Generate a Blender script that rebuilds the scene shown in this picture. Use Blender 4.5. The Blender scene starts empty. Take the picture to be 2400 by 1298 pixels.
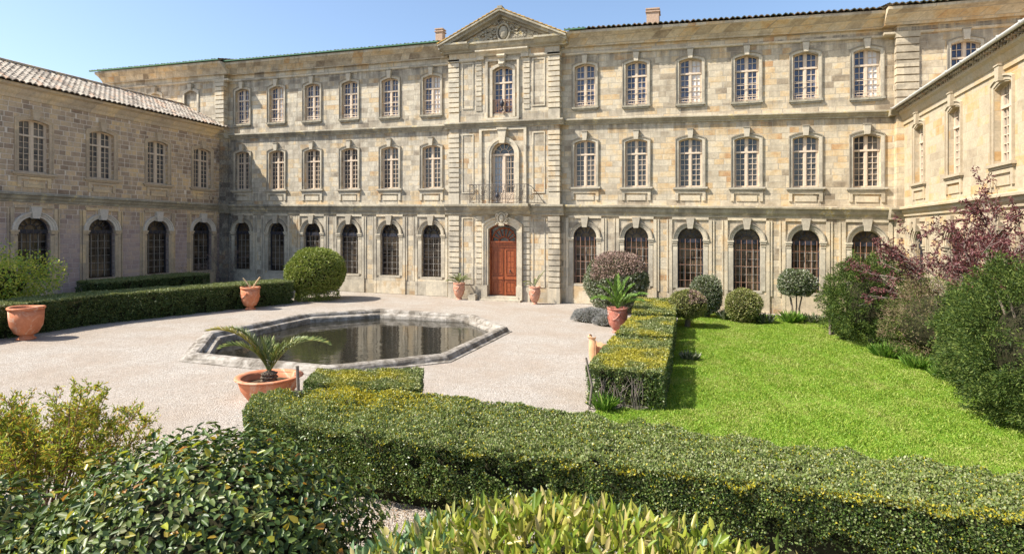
import bpy, math, random
import numpy as np
from mathutils import Vector, Matrix
from mathutils.geometry import tessellate_polygon
R = math.radians
scene = bpy.context.scene
C = scene.collection
random.seed(7)

# ------------------------------------------------------------------ camera
cam_d = bpy.data.cameras.new('camera')
cam = bpy.data.objects.new('camera', cam_d); C.objects.link(cam)
cam.location = (0, 0, 4.3)
cam.rotation_euler = (R(90), 0, R(18))
cam_d.sensor_width = 36.0
cam_d.lens = 36.0 * 1400 / 2400
cam_d.shift_y = -101.0 / 2400
cam_d.clip_start = 0.1; cam_d.clip_end = 2000
scene.camera = cam

# ------------------------------------------------------------------ sky, sun, exposure
SUN = Vector((0.78, 0.455, -1.0)).normalized()
world = bpy.data.worlds.new("World"); scene.world = world; world.use_nodes = True
wn = world.node_tree; wn.nodes.clear()
sky = wn.nodes.new('ShaderNodeTexSky'); sky.sky_type = 'NISHITA'; sky.sun_disc = False
sky.sun_elevation = math.asin(-SUN.z); sky.sun_rotation = math.atan2(-SUN.x, -SUN.y)
sky.air_density = 1.0; sky.dust_density = 1.3; sky.ozone_density = 1.8
bg = wn.nodes.new('ShaderNodeBackground'); bg.inputs['Strength'].default_value = 0.128
wo = wn.nodes.new('ShaderNodeOutputWorld')
wn.links.new(sky.outputs[0], bg.inputs['Color']); wn.links.new(bg.outputs[0], wo.inputs['Surface'])
sd = bpy.data.lights.new('sun', 'SUN'); sd.energy = 5.0; sd.angle = R(0.5); sd.color = (1.0, 0.945, 0.86)
so = bpy.data.objects.new('sun', sd); C.objects.link(so)
so.rotation_euler = SUN.to_track_quat('-Z', 'Y').to_euler(); so.location = (-20, -10, 40)
scene.view_settings.view_transform = 'Standard'; scene.view_settings.look = 'None'
scene.view_settings.exposure = 0.88; scene.view_settings.gamma = 1.0

def G(x, y=0): return -.14 - .0155 * x

# ------------------------------------------------------------------ material helpers
class NT:
    def __init__(s, name):
        s.m = bpy.data.materials.new(name); s.m.use_nodes = True
        s.t = s.m.node_tree; s.t.nodes.clear()
        s.out = s.t.nodes.new('ShaderNodeOutputMaterial')
    def n(s, typ, **kw):
        nd = s.t.nodes.new('ShaderNode' + typ)
        for k, v in kw.items(): setattr(nd, k, v)
        return nd
    def l(s, a, b): s.t.links.new(a, b)
    def val(s, sock, v):
        if hasattr(v, 'is_output') or isinstance(v, bpy.types.NodeSocket): s.l(v, sock)
        else: sock.default_value = v
    def math(s, op, a, b=0.0, c=None, clamp=False):
        nd = s.n('Math', operation=op, use_clamp=clamp)
        s.val(nd.inputs[0], a); s.val(nd.inputs[1], b)
        if c is not None: s.val(nd.inputs[2], c)
        return nd.outputs[0]
    def ramp(s, fac, stops, interp='LINEAR'):
        nd = s.n('ValToRGB'); cr = nd.color_ramp; cr.interpolation = interp
        while len(cr.elements) > 1: cr.elements.remove(cr.elements[-1])
        for i, (p, c) in enumerate(stops):
            e = cr.elements[0] if i == 0 else cr.elements.new(p)
            e.position = p
            e.color = (c, c, c, 1) if not hasattr(c, '__len__') else (c[0], c[1], c[2], 1)
        s.l(fac, nd.inputs[0]); return nd.outputs[0]
    def noise(s, vec, scale, detail=4, rough=.55, dist=0):
        nd = s.n('TexNoise'); nd.inputs['Scale'].default_value = scale; nd.inputs['Detail'].default_value = detail
        nd.inputs['Roughness'].default_value = rough; nd.inputs['Distortion'].default_value = dist
        s.l(vec, nd.inputs['Vector']); return nd.outputs[0]
    def mix(s, fac, a, b, mode='MIX'):
        nd = s.n('Mix', data_type='RGBA', blend_type=mode)
        s.val(nd.inputs[0], fac)
        for sock, v in ((nd.inputs[6], a), (nd.inputs[7], b)):
            if isinstance(v, bpy.types.NodeSocket): s.l(v, sock)
            else: sock.default_value = (v[0], v[1], v[2], 1)
        return nd.outputs[2]
    def bump(s, h, strength=.5, dist=.02):
        nd = s.n('Bump'); nd.inputs['Strength'].default_value = strength; nd.inputs['Distance'].default_value = dist
        s.l(h, nd.inputs['Height']); return nd.outputs[0]
    def prin(s, col, rough=.8, spec=.3, normal=None, metal=0, **kw):
        p = s.n('BsdfPrincipled')
        if isinstance(col, bpy.types.NodeSocket): s.l(col, p.inputs['Base Color'])
        else: p.inputs['Base Color'].default_value = (*col, 1)
        s.val(p.inputs['Roughness'], rough); p.inputs['Specular IOR Level'].default_value = spec
        p.inputs['Metallic'].default_value = metal
        if normal is not None: s.l(normal, p.inputs['Normal'])
        for k, v in kw.items(): p.inputs[k].default_value = v
        return p.outputs[0]
    def done(s, sh): s.l(sh, s.out.inputs['Surface']); return s.m
    def obj(s): return s.n('TexCoord').outputs['Object']
    def sep(s, v):
        nd = s.n('SeparateXYZ'); s.l(v, nd.inputs[0]); return nd.outputs
    def comb(s, x, y, z):
        nd = s.n('CombineXYZ'); s.val(nd.inputs[0], x); s.val(nd.inputs[1], y); s.val(nd.inputs[2], z); return nd.outputs[0]

def stone_mat(name, stops, row=.34, width=.72, mortar=(.3, .26, .2), mortar_w=.014, shear=0.0, stain=.5, rough_bump=.5,
              corner=None, purple=False, blocks=True, runs=None, lichen=False):
    t = NT(name); o = t.obj(); x, y, z = t.sep(o)
    xa = t.math('ADD', x, y); za = t.math('MULTIPLY_ADD', x, shear, z)
    if corner is not None: pass
    wob = t.noise(o, 1.3, 2)
    za2 = t.math('MULTIPLY_ADD', wob, .03, za)
    rowi = t.math('FLOOR', t.math('DIVIDE', za2, row))
    wnz = t.n('TexWhiteNoise', noise_dimensions='1D'); t.l(rowi, wnz.inputs['W'])
    r1 = wnz.outputs['Value']
    xs = t.math('MULTIPLY', xa, t.math('MULTIPLY_ADD', r1, .7, .7))
    xs = t.math('ADD', xs, t.math('MULTIPLY', r1, 7.3))
    wob2 = t.noise(t.comb(xa, rowi, 0), 1.1, 1)
    xs = t.math('MULTIPLY_ADD', wob2, .9, xs)
    bt = t.n('TexBrick', offset=0.0); bt.inputs['Scale'].default_value = 1
    bt.inputs['Color1'].default_value = (0, 0, 0, 1); bt.inputs['Color2'].default_value = (1, 1, 1, 1); bt.inputs['Mortar'].default_value = (.5, .5, .5, 1)
    bt.inputs['Mortar Size'].default_value = mortar_w; bt.inputs['Mortar Smooth'].default_value = .4
    bt.inputs['Brick Width'].default_value = width; bt.inputs['Row Height'].default_value = row
    t.l(t.comb(xs, za2, 0), bt.inputs['Vector'])
    bc = t.sep(bt.outputs['Color'])[0]
    fine = t.noise(o, 9, 6, .7); mid = t.noise(o, 1.8, 5, .65); big = t.noise(o, .35, 4, .6)
    v = t.math('ADD', t.math('MULTIPLY', bc, .62), t.math('MULTIPLY', t.math('SUBTRACT', big, .5), 1.3)); 
    v = t.math('ADD', v, t.math('MULTIPLY_ADD', t.math('SUBTRACT', mid, .5), .9, .2), clamp=True)
    if not blocks: v = t.math('ADD', big, t.math('MULTIPLY', t.math('SUBTRACT', mid, .5), .8), clamp=True)
    col = t.ramp(v, stops)
    f2 = t.ramp(fine, [(.25, .72), (.6, 1.08)])
    col = t.mix(.8, col, f2, 'MULTIPLY')
    # grey weathering streaks and dark lichen
    streak = t.noise(t.comb(t.math('MULTIPLY', xa, 1.6), t.math('MULTIPLY', z, .3), y), 1.2, 6, .7)
    sm = t.ramp(streak, [(.5, 0), (.68, 1)])
    mr = t.n('MapRange'); mr.inputs[1].default_value = -14; mr.inputs[2].default_value = 14; mr.inputs[3].default_value = 1.25; mr.inputs[4].default_value = .5
    t.l(x, mr.inputs[0]); grad = mr.outputs[0]
    col = t.mix(t.math('MULTIPLY', t.math('MULTIPLY', sm, stain), grad, clamp=True), col, (.165, .15, .125))
    mr2 = t.n('MapRange'); mr2.inputs[1].default_value = -4; mr2.inputs[2].default_value = 20; mr2.inputs[3].default_value = 0; mr2.inputs[4].default_value = .55
    t.l(x, mr2.inputs[0]); col = t.mix(mr2.outputs[0], col, (1.05, .95, .80), 'MULTIPLY')
    ds = t.ramp(t.noise(o, 3.1, 8, .75), [(.6, 0), (.72, 1)])
    col = t.mix(t.math('MULTIPLY', ds, stain * .7), col, (.10, .09, .075))
    if runs:
        vs_ = t.ramp(t.noise(t.comb(t.math('MULTIPLY', xa, 2.6), t.math('MULTIPLY', z, .22), y), 1.0, 5, .7), [(.38, 0), (.62, 1)])
        tot = None
        for zr, ln, am in runs:
            m1 = t.n('MapRange'); m1.inputs[1].default_value = zr - ln; m1.inputs[2].default_value = zr; t.l(za, m1.inputs[0])
            m2 = t.math('LESS_THAN', za, zr + .02); mm = t.math('MULTIPLY', t.math('MULTIPLY', m1.outputs[0], m2), am)
            tot = mm if tot is None else t.math('MAXIMUM', tot, mm)
        col = t.mix(t.math('MULTIPLY', tot, vs_, clamp=True), col, (.12, .105, .085))
        mb_ = t.n('MapRange'); mb_.inputs[1].default_value = 1.3; mb_.inputs[2].default_value = .1; t.l(t.math('MULTIPLY_ADD', mid, 1.4, t.math('SUBTRACT', za, .7)), mb_.inputs[0])
        col = t.mix(t.math('MULTIPLY', mb_.outputs[0], .6), col, (.27, .225, .155))
    if lichen:
        lc = t.ramp(t.noise(o, 1.4, 6, .75), [(.56, 0), (.64, .8)])
        col = t.mix(lc, col, t.ramp(fine, [(.4, (.50, .36, .10)), (.6, (.56, .52, .42))]))
    if blocks: col = t.mix(t.math('MULTIPLY', bt.outputs['Fac'], .85), col, mortar)
    if purple:
        pz = t.ramp(t.math('MULTIPLY_ADD', t.math('SUBTRACT', big, .5), 4.0, z), [(0, 1), (1, 1)])
        nd = t.n('MapRange'); nd.inputs[1].default_value = 5.6; nd.inputs[2].default_value = 3.6
        t.l(t.math('MULTIPLY_ADD', t.math('SUBTRACT', mid, .5), 3.0, z), nd.inputs[0])
        col = t.mix(t.math('MULTIPLY', nd.outputs[0], .6), col, (.42, .32, .32))
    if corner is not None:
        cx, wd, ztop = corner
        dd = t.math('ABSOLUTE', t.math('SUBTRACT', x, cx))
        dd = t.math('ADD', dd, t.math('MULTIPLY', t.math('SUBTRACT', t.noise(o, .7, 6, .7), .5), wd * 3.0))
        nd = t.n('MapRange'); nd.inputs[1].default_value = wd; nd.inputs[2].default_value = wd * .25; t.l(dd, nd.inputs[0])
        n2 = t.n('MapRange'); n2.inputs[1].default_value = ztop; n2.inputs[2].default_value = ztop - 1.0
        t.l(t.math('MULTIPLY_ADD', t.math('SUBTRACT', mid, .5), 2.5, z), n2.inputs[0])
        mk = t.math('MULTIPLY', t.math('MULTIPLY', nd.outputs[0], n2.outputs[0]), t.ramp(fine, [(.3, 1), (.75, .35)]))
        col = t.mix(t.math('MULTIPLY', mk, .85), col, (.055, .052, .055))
    h = t.math('ADD', t.math('MULTIPLY', fine, .6), t.math('MULTIPLY', mid, .8))
    if blocks:
        h = t.math('SUBTRACT', h, t.math('MULTIPLY', bt.outputs['Fac'], .7)); h = t.math('MULTIPLY_ADD', bc, .35, h)
    return t.done(t.prin(col, .9, .15, t.bump(h, rough_bump, .05)))

def simple_mat(name, c1, c2=None, scale=4, rough=.7, spec=.3, bump=.2, metal=0, dist=.01):
    t = NT(name); o = t.obj(); nz = t.noise(o, scale, 6, .65)
    col = t.ramp(nz, [(.3, c1), (.7, c2 or c1)])
    return t.done(t.prin(col, rough, spec, t.bump(nz, bump, dist), metal))

def leaf_mat(name, stops, rough=.45, spec=.4, trans=.25, patch=None, pscale=.8):
    t = NT(name)
    ri = t.n('NewGeometry').outputs['Random Per Island']
    col = t.ramp(ri, stops)
    if patch:
        pn = t.noise(t.n('NewGeometry').outputs['Position'], pscale, 3, .6)
        fac = t.ramp(pn, [(.46, 0), (.6, 1)])
        col = t.mix(t.math('MULTIPLY', fac, .7), col, t.ramp(ri, patch))
    p = t.n('BsdfPrincipled'); t.l(col, p.inputs['Base Color']); p.inputs['Roughness'].default_value = rough
    p.inputs['Specular IOR Level'].default_value = spec
    tr = t.n('BsdfTranslucent'); t.l(t.mix(.5, col, (1, .95, .5), 'MULTIPLY'), tr.inputs[0])
    mx = t.n('MixShader'); mx.inputs[0].default_value = trans
    t.l(p.outputs[0], mx.inputs[1]); t.l(tr.outputs[0], mx.inputs[2])
    return t.done(mx.outputs[0])

M = {}
WARM = [(0, (.23, .19, .14)), (.2, (.38, .32, .235)), (.38, (.48, .42, .32)), (.54, (.58, .515, .395)), (.7, (.585, .47, .305)), (.86, (.53, .385, .22)), (1, (.45, .28, .15))]
RUNS = [(5.45, 1.0, .55), (11.05, 1.1, .8), (15.4, 1.3, .8), (7.0, .6, .5), (12.0, .6, .6)]
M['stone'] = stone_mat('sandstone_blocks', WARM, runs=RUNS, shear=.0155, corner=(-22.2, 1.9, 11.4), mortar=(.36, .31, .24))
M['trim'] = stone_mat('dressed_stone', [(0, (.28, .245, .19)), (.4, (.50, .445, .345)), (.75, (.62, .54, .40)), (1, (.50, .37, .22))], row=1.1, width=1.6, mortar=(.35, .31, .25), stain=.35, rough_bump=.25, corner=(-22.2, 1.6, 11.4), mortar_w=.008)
M['string'] = stone_mat('weathered_string_stone', [(0, (.13, .115, .09)), (.4, (.27, .24, .18)), (.7, (.42, .38, .29)), (1, (.40, .33, .18))], row=2, width=1.4, mortar=(.2, .18, .15), stain=.8, rough_bump=.4, blocks=False, lichen=True)
M['hood'] = stone_mat('weathered_shadow_line_moulding', [(0, (.10, .09, .075)), (.4, (.24, .21, .165)), (.8, (.42, .37, .28)), (1, (.48, .40, .27))], row=2, width=1.4, stain=.6, rough_bump=.3, blocks=False)  # weathered stone, also darkened to stand in for the hood's shadow line
M['arch_pale'] = stone_mat('pale_arch_stone', [(0, (.42, .37, .31)), (.5, (.62, .56, .48)), (1, (.72, .64, .52))], row=2, width=1.4, stain=.25, rough_bump=.3, blocks=False)
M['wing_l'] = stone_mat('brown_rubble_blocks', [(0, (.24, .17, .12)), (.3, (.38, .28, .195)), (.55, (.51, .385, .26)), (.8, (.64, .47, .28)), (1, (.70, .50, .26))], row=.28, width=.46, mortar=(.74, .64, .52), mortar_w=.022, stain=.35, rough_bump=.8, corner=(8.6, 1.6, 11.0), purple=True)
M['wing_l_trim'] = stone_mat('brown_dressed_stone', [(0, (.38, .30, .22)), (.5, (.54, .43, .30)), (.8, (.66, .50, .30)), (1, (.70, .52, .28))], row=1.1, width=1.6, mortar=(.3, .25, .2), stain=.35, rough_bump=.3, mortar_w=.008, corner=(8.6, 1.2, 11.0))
M['wing_r'] = stone_mat('pale_yellow_blocks', [(0, (.33, .26, .18)), (.3, (.43, .36, .25)), (.55, (.49, .41, .29)), (.76, (.50, .355, .185)), (1, (.43, .27, .12))], row=.36, width=.85, mortar=(.40, .34, .25), stain=.2, rough_bump=.3)
M['wing_r_trim'] = stone_mat('pale_dressed_stone', [(0, (.36, .29, .20)), (.5, (.46, .39, .28)), (1, (.47, .35, .20))], row=1.1, width=1.6, mortar=(.45, .38, .3), stain=.12, rough_bump=.2, mortar_w=.008)
M['joinery'] = simple_mat('cream_painted_wood', (.58, .455, .33), (.66, .535, .40), 6, .55, .3, .05)
M['dark_frame'] = simple_mat('dark_painted_frame', (.02, .022, .03), (.035, .035, .05), 5, .5, .4, .05)
M['rust'] = simple_mat('rusty_iron', (.26, .13, .075), (.36, .20, .13), 12, .75, .2, .3)
M['iron'] = simple_mat('wrought_iron', (.05, .042, .036), (.12, .09, .07), 14, .6, .4, .2)
M['zinc'] = simple_mat('zinc_gutter', (.42, .41, .38), (.55, .53, .48), 3, .5, .5, .05)
M['white_blind'] = simple_mat('white_curtain', (.62, .60, .58), (.72, .70, .68), 3, .8, .2, .1)
def glass(name, c1, c2, spec=.9, sc=.9):
    t = NT(name); o = t.n('TexCoord').outputs['Object']
    g = t.n('NewGeometry').outputs['Position']
    nz = t.noise(g, sc, 4, .6, .6); col = t.ramp(nz, [(.38, c1), (.62, c2)])  # mottling paints uneven reflections into the base colour
    b = t.bump(t.noise(g, 1.7, 2), .25, .05)
    return t.done(t.prin(col, .08, spec * .6, b, 0, IOR=1.5))
M['glass_sky_tint'] = glass('window_glass_painted_sky', (.025, .04, .09), (.11, .125, .18), sc=1.2)  # blue of the reflected sky is painted into the pane colour
M['glass_dark'] = glass('window_glass_dark', (.03, .035, .045), (.13, .12, .11), sc=1.4)
M['glass_brown'] = glass('window_glass_brown', (.018, .014, .011), (.15, .11, .07), .5, .8)
def tile_mat(name, pal, fx=.24, fy=.36):
    t = NT(name); x, y, z = t.sep(t.obj())
    w = t.n('TexWhiteNoise', noise_dimensions='2D')
    t.l(t.comb(t.math('FLOOR', t.math('DIVIDE', x, fx / 2)), t.math('FLOOR', t.math('DIVIDE', y, fy)), 0), w.inputs['Vector'])
    nz = t.noise(t.obj(), 5, 6, .7)
    v = t.math('ADD', t.math('MULTIPLY', w.outputs['Value'], .75), t.math('MULTIPLY', nz, .3), clamp=True)
    return t.done(t.prin(t.ramp(v, pal), .9, .15, t.bump(nz, .4, .02)))
M['tiles'] = tile_mat('weathered_clay_tiles', [(0, (.10, .08, .065)), (.25, (.24, .20, .16)), (.5, (.38, .33, .265)), (.75, (.46, .40, .32)), (.9, (.42, .28, .19)), (1, (.50, .43, .35))], .32, .44)
M['tiles_green'] = tile_mat('mossy_clay_tiles', [(0, (.06, .075, .045)), (.35, (.13, .13, .08)), (.6, (.22, .17, .11)), (.85, (.36, .24, .15)), (1, (.30, .26, .19))])
M['tiles_orange'] = tile_mat('lichen_orange_tiles', [(0, (.18, .14, .09)), (.4, (.42, .27, .10)), (.8, (.58, .36, .10)), (1, (.45, .36, .22))])
M['green_gutter'] = simple_mat('green_moss_gutter', (.05, .16, .11), (.12, .22, .12), 6, .7, .3, .2)
def wood_door():
    t = NT('varnished_red_wood'); x, y, z = t.sep(t.obj())
    v = t.comb(t.math('MULTIPLY', x, 9), y, t.math('MULTIPLY', z, .8)); nz = t.noise(v, 3, 6, .6, .4)
    col = t.ramp(nz, [(.25, (.13, .028, .012)), (.5, (.27, .065, .02)), (.75, (.40, .13, .035))])
    return t.done(t.prin(col, .38, .45, t.bump(nz, .15, .01)))
M['door'] = wood_door()
def terracotta(name, a, b, c, scale=3):
    t = NT(name); o = t.obj(); nz = t.noise(o, scale, 6, .7, .6); n2 = t.noise(o, 2.2, 5, .75, 1.2)
    col = t.ramp(nz, [(.3, a), (.65, b)])
    col = t.mix(t.ramp(n2, [(.52, 0), (.64, .8)]), col, c)
    return t.done(t.prin(col, .75, .25, t.bump(nz, .3, .01)))
M['terra'] = terracotta('terracotta_orange', (.46, .15, .07), (.62, .24, .12), (.62, .40, .28))
M['terra_pale'] = terracotta('terracotta_faded', (.42, .19, .12), (.58, .30, .20), (.60, .48, .38), 4)
M['terra_red'] = terracotta('terracotta_wine', (.33, .10, .07), (.46, .18, .12), (.58, .42, .34), 5)
M['soil'] = simple_mat('potting_soil', (.05, .035, .02), (.11, .08, .05), 18, .95, .1, .8)
M['stake'] = simple_mat('grey_weathered_wood', (.13, .11, .09), (.24, .20, .16), 14, .85, .2, .4)
M['bark'] = simple_mat('grey_bark', (.13, .10, .075), (.27, .22, .17), 14, .9, .15, .6)
M['palm_bark'] = simple_mat('fibrous_palm_bark', (.07, .05, .035), (.22, .17, .12), 22, .95, .1, .9, dist=.03)
M['twig'] = simple_mat('pale_twigs', (.14, .11, .09), (.27, .22, .19), 8, .9, .1, .3)
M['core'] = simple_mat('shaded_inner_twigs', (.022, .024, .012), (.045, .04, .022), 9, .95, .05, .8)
M['brick'] = simple_mat('chimney_brick', (.36, .24, .17), (.50, .38, .28), 9, .9, .15, .5)
# leaves
def ls(*a): return [(i / (len(a) - 1), c) for i, c in enumerate(a)]
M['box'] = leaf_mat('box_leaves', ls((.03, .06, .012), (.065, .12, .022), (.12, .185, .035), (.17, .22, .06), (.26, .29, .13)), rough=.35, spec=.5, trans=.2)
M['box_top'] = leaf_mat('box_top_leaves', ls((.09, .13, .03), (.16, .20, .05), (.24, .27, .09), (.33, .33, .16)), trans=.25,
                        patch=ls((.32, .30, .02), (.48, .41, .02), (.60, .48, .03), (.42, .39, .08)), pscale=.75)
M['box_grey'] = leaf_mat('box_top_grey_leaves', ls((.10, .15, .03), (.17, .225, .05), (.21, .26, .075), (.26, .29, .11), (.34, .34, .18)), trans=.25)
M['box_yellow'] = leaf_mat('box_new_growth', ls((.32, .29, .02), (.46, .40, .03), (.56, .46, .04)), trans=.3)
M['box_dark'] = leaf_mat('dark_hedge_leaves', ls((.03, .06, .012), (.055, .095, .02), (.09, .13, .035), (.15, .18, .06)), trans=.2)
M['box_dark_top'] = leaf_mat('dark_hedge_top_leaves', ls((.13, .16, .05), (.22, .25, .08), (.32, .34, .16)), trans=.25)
M['laurel'] = leaf_mat('laurel_leaves', ls((.03, .055, .012), (.055, .095, .02), (.09, .14, .03), (.14, .185, .045), (.17, .17, .07)), rough=.42, spec=.35, trans=.15)
M['laurel_new'] = leaf_mat('laurel_new_leaves', ls((.22, .30, .02), (.38, .40, .03), (.46, .30, .04), (.32, .36, .04), (.45, .17, .04)), rough=.35, spec=.5, trans=.4)
M['yellow'] = leaf_mat('yellow_green_leaves', ls((.14, .21, .025), (.24, .31, .035), (.35, .37, .05), (.44, .40, .09), (.48, .38, .18)), rough=.35, spec=.4, trans=.35)
M['bluegreen'] = leaf_mat('bluish_green_leaves', ls((.10, .19, .08), (.16, .26, .12), (.26, .34, .17), (.34, .35, .10)), rough=.35, spec=.4, trans=.25)
M['spirea'] = leaf_mat('small_olive_leaves', ls((.14, .22, .025), (.26, .34, .04), (.40, .43, .05), (.54, .46, .06), (.52, .28, .06)), rough=.45, trans=.4)
M['ball'] = leaf_mat('light_topiary_leaves', ls((.11, .17, .02), (.18, .24, .035), (.27, .31, .06), (.36, .37, .13)), trans=.25)
M['laurustinus'] = leaf_mat('grey_green_leaves', ls((.05, .085, .025), (.09, .13, .045), (.15, .18, .08), (.27, .28, .18), (.40, .40, .33)), trans=.2)
M['dry'] = leaf_mat('dry_pinkish_leaves', ls((.20, .13, .11), (.32, .22, .18), (.42, .31, .25)), rough=.7, spec=.1, trans=.15)
M['smallball'] = leaf_mat('olive_topiary_leaves', ls((.10, .13, .03), (.18, .21, .05), (.29, .29, .09), (.38, .34, .16)), trans=.25)
M['yew'] = leaf_mat('yew_needles', ls((.022, .042, .01), (.045, .08, .016), (.09, .135, .025), (.17, .205, .045)), rough=.6, spec=.2, trans=.2)
M['juniper'] = leaf_mat('browning_juniper_sprays', ls((.10, .12, .03), (.17, .16, .05), (.24, .16, .10), (.28, .18, .13)), rough=.7, trans=.2)
M['plum'] = leaf_mat('purple_plum_leaves', ls((.07, .022, .025), (.12, .036, .04), (.18, .06, .06), (.27, .12, .11)), rough=.5, trans=.3)
M['lavender'] = leaf_mat('silver_lavender_leaves', ls((.17, .18, .16), (.27, .27, .25), (.36, .36, .33), (.28, .24, .24)), rough=.7, spec=.1, trans=.1)
M['palm'] = leaf_mat('palm_leaflets', ls((.08, .13, .03), (.14, .19, .045), (.22, .26, .08), (.32, .30, .08)), rough=.4, trans=.2)
M['palm_yellow'] = leaf_mat('yellowing_palm_leaflets', ls((.20, .21, .05), (.38, .32, .06), (.46, .38, .12)), rough=.4, trans=.2)
M['grassblade'] = leaf_mat('fresh_grass_blades', ls((.12, .22, .02), (.19, .31, .03), (.28, .40, .045), (.39, .43, .09)), rough=.5, spec=.25, trans=.35,
                           patch=ls((.20, .29, .03), (.32, .40, .06), (.42, .43, .13), (.40, .38, .15)), pscale=.5)
M['stones'] = simple_mat('loose_stones', (.30, .25, .20), (.58, .53, .46), 1.5, .9, .1, .2)
M['lowgreen'] = leaf_mat('bright_clump_leaves', ls((.10, .22, .03), (.18, .32, .05), (.28, .38, .08)), trans=.3)

# ------------------------------------------------------------------ mesh builder
class MB:
    def __init__(s): s.v = []; s.f = []; s.m = []
    def add(s, vs, fs, mi=0):
        b = len(s.v); s.v.extend(vs)
        for f in fs: s.f.append([b + i for i in f]); s.m.append(mi)
        return s
    def box(s, x0, x1, y0, y1, z0, z1, mi=0, seg=0):
        n = max(1, int(math.ceil((x1 - x0) / seg))) if seg else 1
        vs = []; fs = []
        for i in range(n + 1):
            x = x0 + (x1 - x0) * i / n
            vs += [(x, y0, z0), (x, y1, z0), (x, y1, z1), (x, y0, z1)]
        for i in range(n):
            a = 4 * i; b = a + 4
            fs += [[a, b, b + 3, a + 3], [a + 1, a + 2, b + 2, b + 1], [a, a + 1, b + 1, b], [a + 3, b + 3, b + 2, a + 2]]
        fs += [[0, 3, 2, 1], [4 * n, 4 * n + 1, 4 * n + 2, 4 * n + 3]]
        return s.add(vs, fs, mi)
    def extr(s, prof, xs, mi=0, cap=True):
        n = len(prof); vs = [(x, y, z) for x in xs for (y, z) in prof]; fs = []
        for i in range(len(xs) - 1):
            for j in range(n):
                a = i * n + j; b = i * n + (j + 1) % n
                fs.append([a, b, b + n, a + n])
        if cap: fs += [list(range(n)), list(range((len(xs) - 1) * n, len(xs) * n))]
        return s.add(vs, fs, mi)
    def prism(s, out, y0, y1, mi=0):
        n = len(out); vs = [(x, y0, z) for x, z in out] + [(x, y1, z) for x, z in out]
        fs = [list(range(n)), list(range(2 * n - 1, n - 1, -1))] + [[i, (i + 1) % n, n + (i + 1) % n, n + i] for i in range(n)]
        return s.add(vs, fs, mi)
    def band(s, a, b, y0, y1, mi=0):
        """strip between outline a (inner) and b (outer); y0 front, y1 back"""
        n = len(a); vs = []
        for (p, y) in ((a, y0), (b, y0), (b, y1), (a, y1)): vs += [(x, y, z) for x, z in p]
        fs = []
        for i in range(n - 1):
            for k in range(4):
                p = k * n + i; q = ((k + 1) % 4) * n + i
                fs.append([p, q, q + 1, p + 1])
        fs += [[0, n, 2 * n, 3 * n], [n - 1, 2 * n - 1, 3 * n - 1, 4 * n - 1]]
        return s.add(vs, fs, mi)
    def frame(s, x0, x1, z0, z1, w, y0, y1, mi=0):
        a = [(x0, z0), (x0, z1), (x1, z1), (x1, z0), (x0, z0)]; b = [(x0 - w, z0 - w), (x0 - w, z1 + w), (x1 + w, z1 + w), (x1 + w, z0 - w), (x0 - w, z0 - w)]
        return s.band(a, b, y0, y1, mi)
    def tube(s, pts, r, n=5, mi=0):
        pts = [Vector(p) for p in pts]
        rs = r if hasattr(r, '__len__') else [r] * len(pts)
        vs = []; prev = None
        for i, p in enumerate(pts):
            d = (pts[min(i + 1, len(pts) - 1)] - pts[max(i - 1, 0)])
            d = d.normalized() if d.length > 1e-9 else Vector((0, 0, 1))
            u = prev - d * prev.dot(d) if prev is not None else d.orthogonal()
            if u.length < 1e-6: u = d.orthogonal()
            u.normalize(); prev = u; w = d.cross(u)
            for k in range(n):
                a = 2 * math.pi * k / n; q = p + (u * math.cos(a) + w * math.sin(a)) * rs[i]; vs.append(tuple(q))
        fs = []
        for i in range(len(pts) - 1):
            for k in range(n):
                a = i * n + k; b = i * n + (k + 1) % n; fs.append([a, b, b + n, a + n])
        fs += [list(range(n - 1, -1, -1)), list(range((len(pts) - 1) * n, len(pts) * n))]
        return s.add(vs, fs, mi)
    def lathe(s, prof, n=28, c=(0, 0, 0), mi=0, mod=None, skip=None):
        vs = []; fs = []
        for (r, z) in prof:
            for k in range(n):
                a = 2 * math.pi * k / n; rr = r
                if mod: rr, z2 = mod(r, z, a)
                else: z2 = z
                vs.append((c[0] + rr * math.cos(a), c[1] + rr * math.sin(a), c[2] + z2))
        for i in range(len(prof) - 1):
            for k in range(n):
                if skip and skip(i, k): continue
                a = i * n + k; b = i * n + (k + 1) % n; fs.append([a, b, b + n, a + n])
        return s.add(vs, fs, mi)
    def blob(s, c, r, n=8, mi=0, jit=0, rng=random):
        m = max(3, n // 2); vs = [(c[0], c[1], c[2] - r[2])]; fs = []
        for i in range(1, m):
            ph = math.pi * i / m - math.pi / 2
            for k in range(n):
                a = 2 * math.pi * k / n; q = 1 + jit * (rng.random() - .5)
                vs.append((c[0] + r[0] * q * math.cos(ph) * math.cos(a), c[1] + r[1] * q * math.cos(ph) * math.sin(a), c[2] + r[2] * q * math.sin(ph)))
        vs.append((c[0], c[1], c[2] + r[2])); L = len(vs) - 1
        for k in range(n):
            fs.append([0, 1 + (k + 1) % n, 1 + k]); fs.append([L, L - n + k, L - n + (k + 1) % n])
        for i in range(m - 2):
            for k in range(n):
                a = 1 + i * n + k; b = 1 + i * n + (k + 1) % n; fs.append([a, b, b + n, a + n])
        return s.add(vs, fs, mi)
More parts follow.
